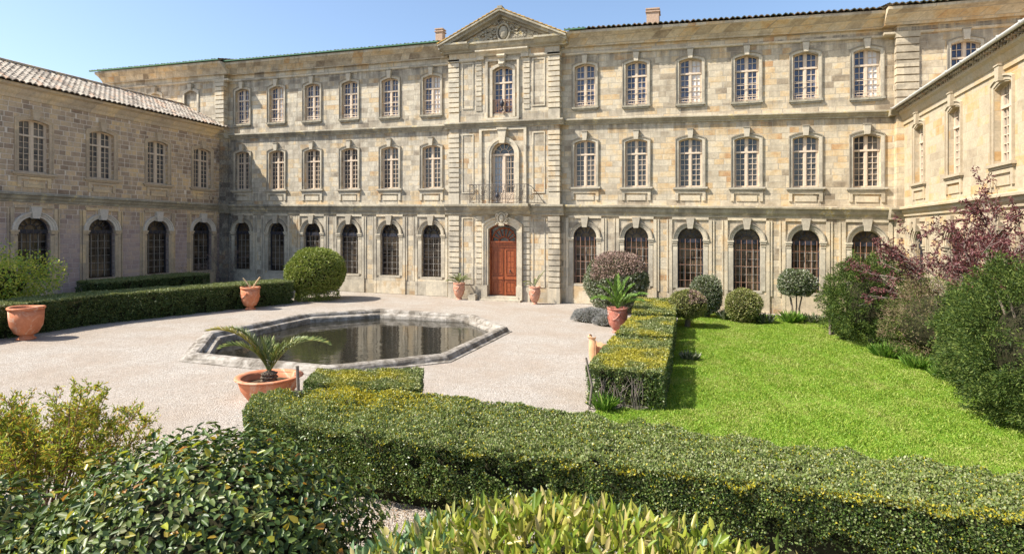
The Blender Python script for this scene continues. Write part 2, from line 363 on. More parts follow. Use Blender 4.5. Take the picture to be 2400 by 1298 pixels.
    def build(s, name, mats, parent=None, warp=None, smooth=False, loc=None):
        vs = [warp(*p) for p in s.v] if warp else s.v
        me = bpy.data.meshes.new(name); me.from_pydata(vs, [], s.f)
        if not isinstance(mats, (list, tuple)): mats = [mats]
        for m in mats: me.materials.append(m)
        if len(mats) > 1: me.polygons.foreach_set('material_index', s.m)
        if smooth: me.polygons.foreach_set('use_smooth', [True] * len(me.polygons))
        me.update()
        o = bpy.data.objects.new(name, me); C.objects.link(o)
        if parent: o.parent = parent
        if loc: o.location = loc
        return o

def np_obj(name, V, F, MI, mats, parent=None, loc=None):
    """V (n,3), F (m,4) quads"""
    me = bpy.data.meshes.new(name)
    V = np.asarray(V, dtype=np.float32); F = np.asarray(F, dtype=np.int32)
    me.vertices.add(len(V)); me.vertices.foreach_set('co', V.ravel())
    k = F.shape[1]
    me.loops.add(F.size); me.loops.foreach_set('vertex_index', F.ravel())
    me.polygons.add(len(F)); me.polygons.foreach_set('loop_start', np.arange(0, F.size, k, dtype=np.int32))
    try: me.polygons.foreach_set('loop_total', np.full(len(F), k, dtype=np.int32))
    except Exception: pass
    for m in mats: me.materials.append(m)
    me.polygons.foreach_set('material_index', np.asarray(MI, dtype=np.int32))
    me.update(calc_edges=True)
    o = bpy.data.objects.new(name, me); C.objects.link(o)
    if parent: o.parent = parent
    if loc is not None: o.location = loc
    return o

def tag(o, label, cat, group=None):
    o['label'] = label; o['category'] = cat
    if group: o['group'] = group
    return o
def thing(name, loc, label, cat, group=None, rz=0):
    o = bpy.data.objects.new(name, None); C.objects.link(o); o.location = loc; o.rotation_euler = (0, 0, rz); o.empty_display_size = .3
    return tag(o, label, cat, group)
def struct(o, kind='structure'): o['kind'] = kind; return o

# ------------------------------------------------------------------ buildings
class B:
    def __init__(s, root, xo, zf): s.root = root; s.xo = xo; s.zf = zf
    def w(s, x, y, z): return (x - s.xo, y, s.zf(x, z))
def hfac(x): return 1 - .023 * min(1.15, max(0, (x / 36.5 + .2) / .43))
V0 = 36.5
rm = thing('palace_range', (-12.34, V0, 0), 'long three storey sandstone range with central pediment across the back of the court', 'building')
BM = B(rm, -12.34, lambda x, z: G(x) + z * hfac(x))
rl = thing('palace_wing', (-34.9, 28, .39), 'shaded brown stone wing with pale clay tile roof along the gravel side', 'building', rz=R(90))
BL = B(rl, 0, lambda x, z: z)
rr = thing('palace_wing', (9.85, 28, -.29), 'sunlit yellow stone wing with zinc gutter behind the purple plum tree', 'building', rz=R(-90))
BR = B(rr, 0, lambda x, z: z * .977)

def arch(cx, w, z0, zs, rise, n=12):
    """open outline from bottom left up over the arch to bottom right"""
    rise = max(rise, .001); Rr = (w * w / 4 + rise * rise) / (2 * rise); a0 = math.asin(min(1, w / 2 / Rr))
    if rise >= w / 2 - 1e-6: Rr = w / 2; a0 = math.pi / 2
    cz = zs + rise - Rr; pts = [(cx - w / 2, z0)]
    for i in range(n + 1):
        a = -a0 + 2 * a0 * i / n; pts.append((cx + Rr * math.sin(a), cz + Rr * math.cos(a)))
    pts.append((cx + w / 2, z0)); return pts

def wall(mb, x0, x1, z0, z1, opens, y=0, depth=.38, mi=0, step=2.0):
    """front sheet with real openings and reveals; cut in bays so that the mesh stays clean"""
    opens = sorted(opens, key=lambda o: (o[0][0] + o[-1][0]) / 2)
    cols = {}
    for o in opens: cols.setdefault(round((o[0][0] + o[-1][0]) / 2, 1), []).append(o)
    keys = sorted(cols); cuts = [x0] + [(keys[i] + keys[i + 1]) / 2 for i in range(len(keys) - 1)] + [x1] if keys else [x0, x1]
    for i in range(len(cuts) - 1):
        loops = [[Vector((cuts[i], z0, 0)), Vector((cuts[i + 1], z0, 0)), Vector((cuts[i + 1], z1, 0)), Vector((cuts[i], z1, 0))]]
        for o in (cols[keys[i]] if keys else []): loops.append([Vector((p[0], p[1], 0)) for p in o])
        flat = [v for l in loops for v in l]
        mb.add([(v.x, y, v.y) for v in flat], [list(t) for t in tessellate_polygon(loops)], mi)
    for o in opens:
        n = len(o); vs = [(p[0], y, p[1]) for p in o] + [(p[0], y + depth, p[1]) for p in o]
        mb.add(vs, [[k, (k + 1) % n, n + (k + 1) % n, n + k] for k in range(n)], mi)

# --- shared window meshes (local: x across, -y outward, z up from opening bottom) ---
def mesh_of(mb, name, mats, smooth=False):
    o = mb.build(name, mats, smooth=smooth); me = o.data; bpy.data.objects.remove(o); return me
def rect_window(w, h, rise, trans, rows, urows, cols=2, rail=None):
    zs = h - rise; mb = MB(); Y = .26
    out = arch(0, w, 0, zs, rise); inn = arch(0, w - .12, .07, zs, rise * .95)
    inn = [(x, min(z, z)) for x, z in inn]; inn = [(x, z - (.06 if 0 < i < len(inn) - 1 else 0)) for i, (x, z) in enumerate(inn)]
    mb.band(inn, out, Y - .05, Y + .05)
    Rr = (w * w / 4 + rise * rise) / (2 * rise)
    def ztop(x): return h - Rr + math.sqrt(max(0, Rr * Rr - x * x)) - .03
    mb.box(-w / 2 + .03, w / 2 - .03, Y - .045, Y + .05, 0, .1)
    mb.box(-.055, .055, Y - .065, Y + .05, .1, trans - .05); mb.box(-.055, .055, Y - .065, Y + .05, trans + .05, ztop(0))
    mb.box(-w / 2 + .03, w / 2 - .03, Y - .08, Y + .05, trans - .05, trans + .05)
    for sx in (-1, 1):
        xa = .055; xb = w / 2 - .07
        # casement stiles
        for xx in (xa, xb - .045):
            mb.box(min(sx * xx, sx * (xx + .045)), max(sx * xx, sx * (xx + .045)), Y - .04, Y + .04, .1, trans - .05)
            mb.box(min(sx * xx, sx * (xx + .045)), max(sx * xx, sx * (xx + .045)), Y - .04, Y + .04, trans + .05, ztop(xx + .045))
        for c in range(1, cols):
            xc = xa + .045 + (xb - xa - .09) * c / cols
            mb.box(sx * xc - .014, sx * xc + .014, Y - .025, Y + .03, .1, trans - .05); mb.box(sx * xc - .014, sx * xc + .014, Y - .025, Y + .03, trans + .05, ztop(xc))
        x0, x1 = sorted((sx * (xa + .045), sx * (xb - .045)))
        for r in range(1, rows):
            zz = .1 + (trans - .15) * r / rows; mb.box(x0, x1, Y - .022, Y + .03, zz - .014, zz + .014)
        for r in range(1, urows):
            zz = trans + .05 + (h - trans - .1) * r / urows; mb.box(x0, x1, Y - .022, Y + .03, zz - .014, zz + .014)
    fr = mb
    gl = MB(); gl.prism(arch(0, w - .06, .03, zs, rise), Y + .035, Y + .055)
    return fr, gl
def surround(w, h, rise, e=.19, low=False, apron=0):
    e = e - .05
    zs = h - rise; mb = MB()
    mb.band(arch(0, w, 0, zs, rise), arch(0, w + 2 * e, 0, zs + e * .7, rise + e * .3), -.035, .02)
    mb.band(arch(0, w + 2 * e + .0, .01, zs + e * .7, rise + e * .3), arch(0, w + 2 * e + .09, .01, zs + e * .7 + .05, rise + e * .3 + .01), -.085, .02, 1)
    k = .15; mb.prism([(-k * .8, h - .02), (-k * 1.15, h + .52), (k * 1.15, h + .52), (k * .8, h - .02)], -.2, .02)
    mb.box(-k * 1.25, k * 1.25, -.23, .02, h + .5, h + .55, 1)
    return mb
def sill(w, hgt, proud):
    mb = MB(); mb.box(-w / 2, w / 2, -proud, .3, -hgt * .55, 0); mb.box(-w / 2 + .08, w / 2 - .08, -proud * .6, .05, -hgt, -hgt * .55); return mb
def guard(w):
    mb = MB()
    for zz in (.95, .28, .12): mb.tube([(-w / 2, .08, zz), (w / 2, .08, zz)], .02, 5)
    for sx in (-.36, -.12, .12, .36): mb.tube([(sx * w, .08, .12), (sx * w, .08, .28)], .012, 4)
    for sx in (-.5, .5): mb.tube([(sx * w, .08, .1), (sx * w, .08, .97)], .015, 4)
    return mb
W1 = (1.33, 2.88, .15, 2.02)      # first floor: w,h,rise,transom
W2 = (1.28, 2.64, .15, 1.78)
def mk(spec, rows, ur): f, g = rect_window(*spec, rows, ur); return f, g
f1, g1 = mk(W1, 6, 2); f2, g2 = mk(W2, 5, 2)
f3, g3 = rect_window(*W2, 4, 2)
ME = {'f1': mesh_of(f1, 'window', [M['joinery']]), 'g1': mesh_of(g1, 'pane', [M['glass_dark']]), 'f2': mesh_of(f2, 'window', [M['joinery']]), 'g2': mesh_of(g2, 'pane', [M['glass_sky_tint']])}
for nm, tr in (('', 'trim'), ('l', 'wing_l_trim'), ('r', 'wing_r_trim')):
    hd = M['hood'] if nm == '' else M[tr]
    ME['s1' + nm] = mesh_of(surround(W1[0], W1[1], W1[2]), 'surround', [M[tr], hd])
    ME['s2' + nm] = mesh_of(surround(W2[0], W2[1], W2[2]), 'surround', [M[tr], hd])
    ME['sl1' + nm] = mesh_of(sill(1.95, .2, .17), 'sill', [M['trim' if nm == '' else tr]])
    ME['sl2' + nm] = mesh_of(sill(1.7, .22, .14), 'sill', [M['string' if nm == '' else tr]])
ME['gd'] = mesh_of(guard(W2[0]), 'guard_rail', [M['joinery']])
bl = MB(); bl.box(.08, .53, .29, .296, .1, W2[1] - .1); ME['blind'] = mesh_of(bl, 'curtain', [M['white_blind']])

# arched ground floor windows
AW, AR, AZ0, AZS = 1.44, .72, 1.26, 4.12
def arch_frame():
    mb = MB(); Y = .27; h = AZS - AZ0
    mb.band(arch(0, AW - .14, .06, h, AR - .07, 18), arch(0, AW, 0, h, AR, 18), Y - .04, Y + .05)
    mb.box(-AW / 2 + .02, AW / 2 - .02, Y - .1, Y + .05, h - .2, h + .02)
    for i in range(1, 6):
        a = math.pi * i / 6; ca, sa = math.cos(a), math.sin(a)
        mb.tube([(ca * .28, Y, h + .02 + sa * .28), (ca * .68, Y, h + .02 + sa * .68)], .022, 4)
    for r in (.28,):
        mb.tube([(r * math.cos(math.pi * i / 10), Y, h + .02 + r * math.sin(math.pi * i / 10)) for i in range(11)], .022, 4)
    return mb
def arch_lights():
    mb = MB(); Y = .33; h = AZS - AZ0
    for x in (-.36, 0, .36): mb.box(x - .02, x + .02, Y - .02, Y + .01, .06, h - .2)
    for i in range(1, 6): mb.box(-AW / 2 + .05, AW / 2 - .05, Y - .018, Y + .01, (h - .2) * i / 6 - .014, (h - .2) * i / 6 + .014)
    return mb
def arch_glass():
    mb = MB(); h = AZS - AZ0; mb.prism(arch(0, AW - .04, .02, h, AR - .02, 18), .345, .36); return mb
def arch_surround():
    mb = MB(); h = AZS - AZ0; n = 20
    mb.band(arch(0, AW, h - .01, h, AR, n), arch(0, AW + .24, h - .01, h, AR + .12, n), -.06, .02)
    mb.band(arch(0, AW + .22, h, h, AR + .11, n), arch(0, AW + .44, h, h, AR + .22, n), -.10, .02)
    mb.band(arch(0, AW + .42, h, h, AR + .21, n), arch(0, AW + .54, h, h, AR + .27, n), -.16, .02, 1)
    for sx in (-1, 1):
        x0, x1 = sorted((sx * (AW / 2 - .03), sx * (AW / 2 + .33)))
        mb.box(x0, x1, -.15, .06, h - .1, h, 2); mb.box(x0 + .03, x1 - .03, -.11, .05, h - .22, h - .1, 2); mb.box(x0 + .05, x1 - .05, -.08, .04, h - .36, h - .3, 2)
        x0, x1 = sorted((sx * (AW / 2), sx * (AW / 2 + .26))); mb.box(x0, x1, -.05, .02, 0, h - .3, 2)
    mb.prism([(-.14, h + AR - .1), (-.24, h + AR + .54), (.24, h + AR + .54), (.14, h + AR - .1)], -.22, .02)
    mb.box(-AW / 2 - .1, AW / 2 + .1, -.06, .3, -.14, 0, 2)
    return mb
def grille(nv, nh, full=True):
    mb = MB(); h = AZS - AZ0; Y = .06
    for i in range(nv):
        x = -AW / 2 + AW * (i + .5) / nv; mb.tube([(x, Y, .0), (x, Y, h + (.02 if full else .02))], .018 if not full else .013, 4)
    for i in range(nh):
        z = (h - .1) * (i + .5) / nh; mb.tube([(-AW / 2, Y - .015, z), (AW / 2, Y - .015, z)], .015 if not full else .012, 4)
    return mb
ME['af'] = mesh_of(arch_frame(), 'arched_window', [M['dark_frame']]); ME['ag'] = mesh_of(arch_glass(), 'pane', [M['glass_brown']])
ME['al'] = mesh_of(arch_lights(), 'sash', [simple_mat('faded_grey_sash', (.22, .2, .17), (.34, .31, .27), 6, .7)])
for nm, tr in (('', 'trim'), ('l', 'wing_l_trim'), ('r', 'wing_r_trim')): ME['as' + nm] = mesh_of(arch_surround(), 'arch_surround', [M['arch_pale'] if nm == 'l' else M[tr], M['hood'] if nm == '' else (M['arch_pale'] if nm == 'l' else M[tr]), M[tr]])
ME['gr'] = mesh_of(grille(5, 3, False), 'grille', [M['rust']]); ME['gd_dark'] = mesh_of(grille(5, 8), 'grille', [M['iron']])

def inst(key, parent, loc=(0, 0, 0), name=None):
    o = bpy.data.objects.new(name or ME[key].name.split('.')[0], ME[key]); C.objects.link(o); o.parent = parent; o.location = loc; return o
LS = 1.17
def wide(o, x): return [(x + (px - x) * LS, pz) for px, pz in o]
def put_window(Bd, x, kind, sfx='', y=0, blind=False, guardrail=True):
    z0 = {'1': 7.22, '2': 12.17}[kind]; k = kind
    p = Bd.w(x, y, z0); o = inst('f' + k, Bd.root, p)
    if sfx == 'l': o.scale = (LS, 1, 1)
    if sfx and k == '1': pass
    inst('g' + k, o); inst('s' + k + sfx, o); inst('sl' + k + sfx, o)
    if k == '2' and guardrail: inst('gd', o)
    if blind: inst('blind', o)
    return o
def put_arch(Bd, x, sfx='', rust=True, y=0):
    o = inst('af', Bd.root, Bd.w(x, y, AZ0)); o.scale = (LS if sfx == 'l' else 1, 1, 1); inst('ag', o); inst('al', o); inst('as' + sfx, o); inst('gr' if rust else 'gd_dark', o); return o

def op1(x): return arch(x, W1[0], 7.22, 7.22 + W1[1] - W1[2], W1[2])
def op2(x): return arch(x, W2[0], 12.17, 12.17 + W2[1] - W2[2], W2[2])
def opa(x): return arch(x, AW, AZ0, AZS, AR, 18)
LX = [-33.2, -30.1, -27.0, -23.9, -20.7, -17.55]
RX = [-7.12, -4.0, -.88, 2.2, 5.24, 8.23]

def bay_trim(mb, xs, mi, pl=.9):
    """raised strips round every arched bay and pier, the first floor aprons"""
    for x in xs:
        for s_ in (-1, 1):
            a, b = sorted((x + s_ * 1.02, x + s_ * 1.2)); mb.box(a, b, -.075, .02, .02, 5.30, mi)
            a, b = sorted((x + s_ * 1.26, x + s_ * 1.34)); mb.box(a, b, -.05, .02, 1.0, 5.30, mi)
        mb.box(x - 1.02, x + 1.02, -.075, .02, 5.3, 5.46, mi)
        mb.box(x - 1.02, x - AW / 2 - .3, -.055, .02, .02, .95, mi); mb.box(x - AW / 2 - .3, x + AW / 2 + .3, -.06, .02, .02, 1.1, mi); mb.box(x + AW / 2 + .3, x + 1.02, -.055, .02, .02, .95, mi)
        mb.box(x - .85, x - .68, -.07, .02, 6.42, 7.0, mi); mb.box(x + .68, x + .85, -.07, .02, 6.42, 7.0, mi)
        mb.box(x - .68, x + .68, -.07, .02, 6.85, 6.99, mi); mb.box(x - .55, x + .55, -.045, .02, 6.42, 6.74, mi)
for nm, xs, x0, x1 in (('left', LX, -34.9, -16.05), ('right', RX, -8.63, 9.85)):
    mb = MB(); wall(mb, x0, x1, -.6, 16.6, [f(x) for x in xs for f in (op1, op2, opa)]); bay_trim(mb, xs, 1)
    mb.build('wall', [M['stone'], M['trim']], rm, BM.w)
    for i, x in enumerate(xs):
        put_window(BM, x, '1'); put_window(BM, x, '2', blind=((nm == 'right' and i in (2, 5)) or (nm == 'left' and i in (1, 5))))
        put_arch(BM, x, rust=(nm == 'right'))
        # iron bracket bars beside sills

# string courses and cornice profiles  (y,z), outward is negative y
def prof_string(z, d, top=.14, hgt=.42):
    return [(0.02, z), (-d, z), (-d - .02, z - .04), (-d - .02, z - top), (-d * .72, z - top - .03), (-d * .6, z - hgt * .6), (-d * .3, z - hgt * .8), (-d * .28, z - hgt), (.02, z - hgt)]
def xr(a, b, st=1.5):
    n = max(1, int((b - a) / st)); return [a + (b - a) * i / n for i in range(n + 1)]
PV = -.45
def strings(Bd, ranges, z, d, top, hgt, mat, name='string_course'):
    mb = MB()
    for a, b, off in ranges:
        mb.extr([(y + off if y < 0 else .02, zz) for y, zz in prof_string(z, d, top, hgt)], xr(a, b))
    return mb.build(name, mat, Bd.root, Bd.w)
rng_main = [(-45.9, -34.3, -.5), (-34.3, -16.3, 0), (-16.3, -8.35, PV), (-8.35, 9.2, 0), (9.2, 22, -.5)]
strings(BM, rng_main, 6.12, .30, .13, .66, M['string'])
strings(BM, rng_main, 11.42, .26, .10, .36, M['string'])
def cornice(Bd, ranges, mat, trimmat):
    mb = MB()
    for a, b, off in ranges:
        P = [(.02, 15.52), (-.10, 15.52), (-.10, 15.42), (-.05, 15.38), (.02, 15.38)]
        mb.extr([(y + off if y < 0 else .02, z) for y, z in P], xr(a, b), 1)
        P = [(.02, 16.62), (-.90, 16.62), (-.90, 16.48), (-.84, 16.43), (-.78, 16.41), (-.57, 16.28), (-.37, 16.12), (-.26, 15.98), (-.22, 15.94), (-.20, 15.86), (.02, 15.86)]
        mb.extr([(y + off if y < 0 else .02, z) for y, z in P], xr(a, b), 0)
    return mb.build('cornice', [mat, trimmat], Bd.root, Bd.w)
cornice(BM, [(-46.5, -34.0, -.5), (-34.0, -16.3, 0), (-8.35, 8.9, 0), (8.9, 22, -.5)], M['stone'], M['trim'])

# roof tiles: real courses of half round tiles
def tile_roof(mb, x0, x1, y0, z0, pitch, length, px=.24, cl=.36, mi=0, wfun=None, lift=.0):
    nx = int((x1 - x0) / px) * 6; nc = int(length / cl) + 1; vs = []; fs = []
    cp, sp = math.cos(pitch), math.sin(pitch)
    for c in range(nc):
        for e in (0, 1):
            s_ = c * cl + e * (cl + .03); up = .045 if e == 0 else .012
            for i in range(nx + 1):
                ph = (i % 6) / 6.0; x = x0 + i * px / 6
                hh = .32 * px * abs(math.cos(math.pi * ph)) - .02
                hh += .016 * math.sin(c * 12.9 + (i // 6) * 78.2)
                vs.append((x, y0 + s_ * cp - (hh + up) * sp, z0 + s_ * sp + (hh + up) * cp))
        for e in (0, ):
            r0 = (2 * c) * (nx + 1); r1 = r0 + nx + 1
            for i in range(nx): fs.append([r0 + i, r0 + i + 1, r1 + i + 1, r1 + i])
        if c == 0:
            pass
    # front edge thickness
    b = len(vs)
    for i in range(nx + 1):
        v = vs[i]; ph = (i % 6) / 6.0; vs.append((v[0], v[1] + .02, v[2] - .05))
    for i in range(nx): fs.append([i, i + 1, b + i + 1, b + i])
    mb.add(vs, fs, mi)
mb = MB()
for a, b, off in ((-46.9, -34.0, -.5), (-34.0, -16.6, 0), (-8.2, 8.9, 0), (8.9, 22, -.5)):
    tile_roof(mb, a, b, -1.02 + off, 16.66, R(13), 6.5, px=.30)
mb.build('roof', [M['tiles_green']], rm, BM.w)
mb = MB()
for a, b, off in ((-46.9, -34.0, -.5), (-34.0, -16.6, 0)):
    mb.extr([(-.97 + off, 16.64), (-1.07 + off, 16.66), (-1.07 + off, 16.72), (-.97 + off, 16.72)], xr(a, b))
mb.build('gutter', [M['green_gutter']], rm, BM.w)
mb = MB()
for a, b, off in ((-8.2, -6.9, 0),):
    mb.extr([(-.97 + off, 16.64), (-1.07 + off, 16.66), (-1.07 + off, 16.72), (-.97 + off, 16.72)], xr(a, b))
mb.build('gutter', [M['green_gutter']], rm, BM.w)
# solid body behind the facade
mb = MB(); mb.box(-45.8, 22, .6, 12, -.6, 16.6, seg=3)
mb.extr([(-.3, 16.64), (-.3, 16.7), (6, 17.95), (12, 16.8), (12, 16.64)], xr(-45.8, 22, 3)); mb.build('rear_wall', [M['stone']], rm, BM.w)

# --- projecting end blocks
def quoins(mb, x0, x1, y, z0, z1, st=.33, g=.075, pr=.085, mi=0, yb=None):
    n = max(1, round((z1 - z0) / st)); s_ = (z1 - z0) / n
    for i in range(n): mb.box(x0, x1, y - pr, (yb if yb is not None else y + .02), z0 + i * s_ + g / 2, z0 + (i + 1) * s_ - g / 2, mi)
mb = MB(); b2 = arch(-37.6, 1.22, 12.17, 14.6, .2); b3 = arch(-41.2, 1.22, 12.17, 14.6, .2)
wall(mb, -45.8, -34.45, -.6, 16.6, [b2, b3], y=-.5, depth=.14)
mb.add([(-45.8, -.5, -.6), (-45.8, 1, -.6), (-45.8, 1, 16.6), (-45.8, -.5, 16.6)], [[0, 1, 2, 3]]); mb.add([(-34.45, -.5, -.6), (-34.45, 0, -.6), (-34.45, 0, 16.6), (-34.45, -.5, 16.6)], [[0, 1, 2, 3]])
for xx in (-37.6, -41.2): mb.box(xx - .61, xx + .61, -.37, -.36, 12.1, 14.85, 0)
for xx in (-37.6, -41.2):
    mb.band(arch(xx, 1.22, 12.1, 14.6, .2), arch(xx, 1.56, 12.1, 14.75, .24), -.57, -.48, 1)
    mb.prism([(xx - .13, 14.8), (xx - .2, 15.3), (xx + .2, 15.3), (xx + .13, 14.8)], -.7, -.48, 1)
quoins(mb, -35.25, -34.42, -.5, 11.6, 15.3, mi=1, yb=-.2); quoins(mb, -45.85, -45.1, -.5, 11.6, 15.3, mi=1)
mb.box(-35.3, -34.4, -.58, -.2, 15.3, 15.42, 1)
mb.build('wall', [M['stone'], M['trim']], rm, BM.w)
mb = MB(); wx = 12.55
wall(mb, 9.5, 22, -.6, 16.6, [op2(wx), op2(17)], y=-.5)
mb.add([(9.5, -.5, -.6), (9.5, 0, -.6), (9.5, 0, 16.6), (9.5, -.5, 16.6)], [[0, 1, 2, 3]])
quoins(mb, 9.47, 10.5, -.5, 11.6, 15.2, mi=1, yb=-.2, st=.42); mb.box(9.44, 10.55, -.6, -.2, 15.22, 15.42, 1); mb.box(9.44, 10.55, -.62, -.2, 15.86, 16.0, 1)
mb.build('wall', [M['stone'], M['trim']], rm, BM.w)
for x in (wx, 17): put_window(BM, x, '2', y=-.5, guardrail=False)
# --- central pavilion
PC = -12.34; x0, x1 = -16.05, -8.63
door_o = arch(PC, 1.92, .28, 4.52, .36); fr_o = arch(PC + .02, 1.55, 6.12, 9.32, .775, 18); tp_o = arch(PC - .0, 1.36, 11.92, 14.68, .24)
mb = MB(); wall(mb, x0, x1, -.6, 16.5, [door_o, fr_o, tp_o], y=PV, depth=.5)
for xx in (x0, x1): mb.add([(xx, PV, -.6), (xx, 0, -.6), (xx, 0, 16.5), (xx, PV, 16.5)], [[0, 1, 2, 3]])
for (a, b) in ((x0 - .03, x0 + .72), (x1 - .72, x1 + .03)):
    for (za, zb) in ((.95, 5.4), (6.9, 10.75), (12.1, 15.35)): quoins(mb, a, b, PV, za, zb, mi=1, yb=PV + .45)
    mb.box(a - .02, b + .02, PV - .09, PV + .44, -.3, .93, 1); mb.box(a, b, PV - .05, PV + .4, 6.13, 6.85, 1); mb.box(a, b, PV - .05, PV + .4, 11.44, 12.05, 1)
    mb.box(a - .03, b + .03, PV - .1, PV + .4, 15.4, 15.55, 1)
for (a, b) in ((PC - 1.82, PC - 1.42), (PC + 1.40, PC + 1.80)):
    quoins(mb, a, b, PV, .95, 5.4, mi=1, yb=PV + .02, pr=.05); quoins(mb, a, b, PV, 12.1, 15.35, mi=1, pr=.05, yb=PV + .02); mb.box(a - .02, b + .02, PV - .07, PV + .02, .0, .93, 1)
# recessed panel mouldings
for (a, b) in ((x0 + .98, PC - 2.05), (PC + 2.05, x1 - .98)):
    mb.frame(a, b, 12.35, 15.2, .07, PV - .045, PV + .02, 1); mb.frame(a, b, 6.9, 10.6, .07, PV - .04, PV + .02, 1); mb.frame(a, b, 1.0, 5.2, .06, PV - .04, PV + .02, 1)
# first floor bay: rectangular field, archivolt ring
mb.band([(PC - 1.4, 6.12), (PC - 1.4, 10.85), (PC + 1.42, 10.85), (PC + 1.42, 6.12)], [(PC - 1.58, 6.12), (PC - 1.58, 11.0), (PC + 1.6, 11.0), (PC + 1.6, 6.12)], PV - .1, PV + .02, 1)
mb.band(arch(PC + .02, 1.55, 6.12, 9.32, .775, 18), arch(PC + .02, 1.85, 6.12, 9.32, .925, 18), PV - .07, PV + .02, 1)
mb.band(arch(PC + .02, 1.83, 6.12, 9.32, .915, 18), arch(PC + .02, 2.2, 6.12, 9.32, 1.1, 18), PV - .12, PV + .02, 1)
mb.prism([(PC - .15, 10.0), (PC - .27, 10.85), (PC + .31, 10.85), (PC + .19, 10.0)], PV - .26, PV + .02, 1); mb.box(PC - .32, PC + .36, PV - .32, PV + .02, 10.86, 10.98, 1)
# top window: eared frame and hood
mb.band(arch(PC, 1.36, 11.7, 14.68, .24), arch(PC, 1.7, 11.7, 14.8, .3), PV - .06, PV + .02, 1)
mb.frame(PC - .98, PC + .98, 11.65, 15.25, .14, PV - .12, PV + .02, 1)
mb.box(PC - 1.2, PC - 1.13, PV - .05, PV + .02, 11.6, 15.4, 1); mb.box(PC + 1.13, PC + 1.2, PV - .05, PV + .02, 11.6, 15.4, 1)
mb.extr([(PV + .02, 15.95), (PV - .4, 15.95), (PV - .4, 15.86), (PV - .2, 15.72), (PV - .12, 15.62), (PV + .02, 15.62)], [PC - 1.75, PC + 1.75], 1)
for sx in (-1, 1):
    a, b = sorted((sx * 1.25, sx * 1.75)); mb.box(PC + a, PC + b, PV - .16, PV + .02, 15.4, 15.62, 1)
mb.box(PC - 1.1, PC + 1.1, PV - .1, PV + .02, 11.43, 11.64, 1)
# scroll keystone with bearded carving
mb.prism([(PC - .16, 14.85), (PC - .26, 15.6), (PC + .26, 15.6), (PC + .16, 14.85)], PV - .3, PV + .02, 1)
mb.tube([(PC - .26, PV - .34, 15.5), (PC + .26, PV - .34, 15.5)], .12, 8, 1); mb.tube([(PC - .17, PV - .3, 15.0), (PC + .17, PV - .3, 15.0)], .09, 8, 1)
# door surround
mb.band(arch(PC, 1.92, .1, 4.52, .36), arch(PC, 2.25, .1, 4.66, .42), PV - .09, PV + .02, 1)
mb.band(arch(PC, 2.23, .1, 4.66, .41), arch(PC, 2.5, .1, 4.8, .45), PV - .15, PV + .02, 1)
mb.band(arch(PC, 2.48, .1, 4.8, .44), arch(PC, 2.68, .1, 4.88, .47), PV - .21, PV + .02, 1)
for sx in (-1, 1):
    a, b = sorted((sx * .97, sx * 1.37)); mb.box(PC + a, PC + b, PV - .26, PV + .1, -.2, .95, 1)
# entablature band under pediment
mb.extr([(.02, 15.56), (PV - .1, 15.56), (PV - .1, 15.44), (PV - .04, 15.36), (.02, 15.36)], [x0 - .05, PC - 1.76], 1); mb.extr([(.02, 15.56), (PV - .1, 15.56), (PV - .1, 15.44), (PV - .04, 15.36), (.02, 15.36)], [PC + 1.76, x1 + .05], 1)
mb.build('wall', [M['stone'], M['trim']], rm, BM.w)
# pediment
mb = MB(); pa, pb, zt = x0 - .55, x1 + .55, 18.36
mb.prism([(x0 - .1, 16.25), (PC, 18.2), (x1 + .1, 16.25)], PV - .02, 1.5, 0)
for a, b, d in ((x0 - .45, x0 + 1.5, .62), (x0 + 1.5, x1 - 1.5, .42), (x1 - 1.5, x1 + .45, .62)):
    mb.extr([(.02, 16.5), (PV - d, 16.5), (PV - d, 16.38), (PV - d + .12, 16.32), (PV - d * .55, 16.14), (PV - .14, 16.04), (PV - .1, 15.96), (.02, 15.96)], [a, b], 1)
def rake(sgn):
    e = (pa if sgn < 0 else pb)
    for (d, t0, t1) in ((.72, -.12, .0), (.55, -.3, -.12), (.2, -.46, -.3)):
        p = [(e, 16.42 + t0), (e, 16.42 + t1 + .0), (PC, zt + t1), (PC, zt + t0)]
        mb.prism(p, PV - d, 3.0, 1)
rake(-1); rake(1)
# crossed-out apex finial
mb.box(PC - .12, PC + .2, PV - .75, PV - .2, zt - .02, zt + .16, 1)
pdm = mb.build('pediment', [M['stone'], M['string']], rm, BM.w)
mb = MB()
for sgn in (-1, 1):
    e = (pa if sgn < 0 else pb); L = math.hypot(PC - e, zt - 16.42); n = int(L / .3)
    for i in range(n):
        t0, t1 = i / n, (i + 1.12) / n
        xa, za = e + (PC - e) * t0, 16.44 + (zt - 16.42) * t0; xb, zb = e + (PC - e) * min(1, t1), 16.44 + (zt - 16.42) * min(1, t1)
        for j in range(12):
            yy = PV - .74 + j * .3
            mb.prism([(xa, za + .03), (xa, za + .1), (xb, zb + .05), (xb, zb)], yy, yy + .26, 0)
mb.build('pediment_roof', [M['tiles_orange']], rm, BM.w)
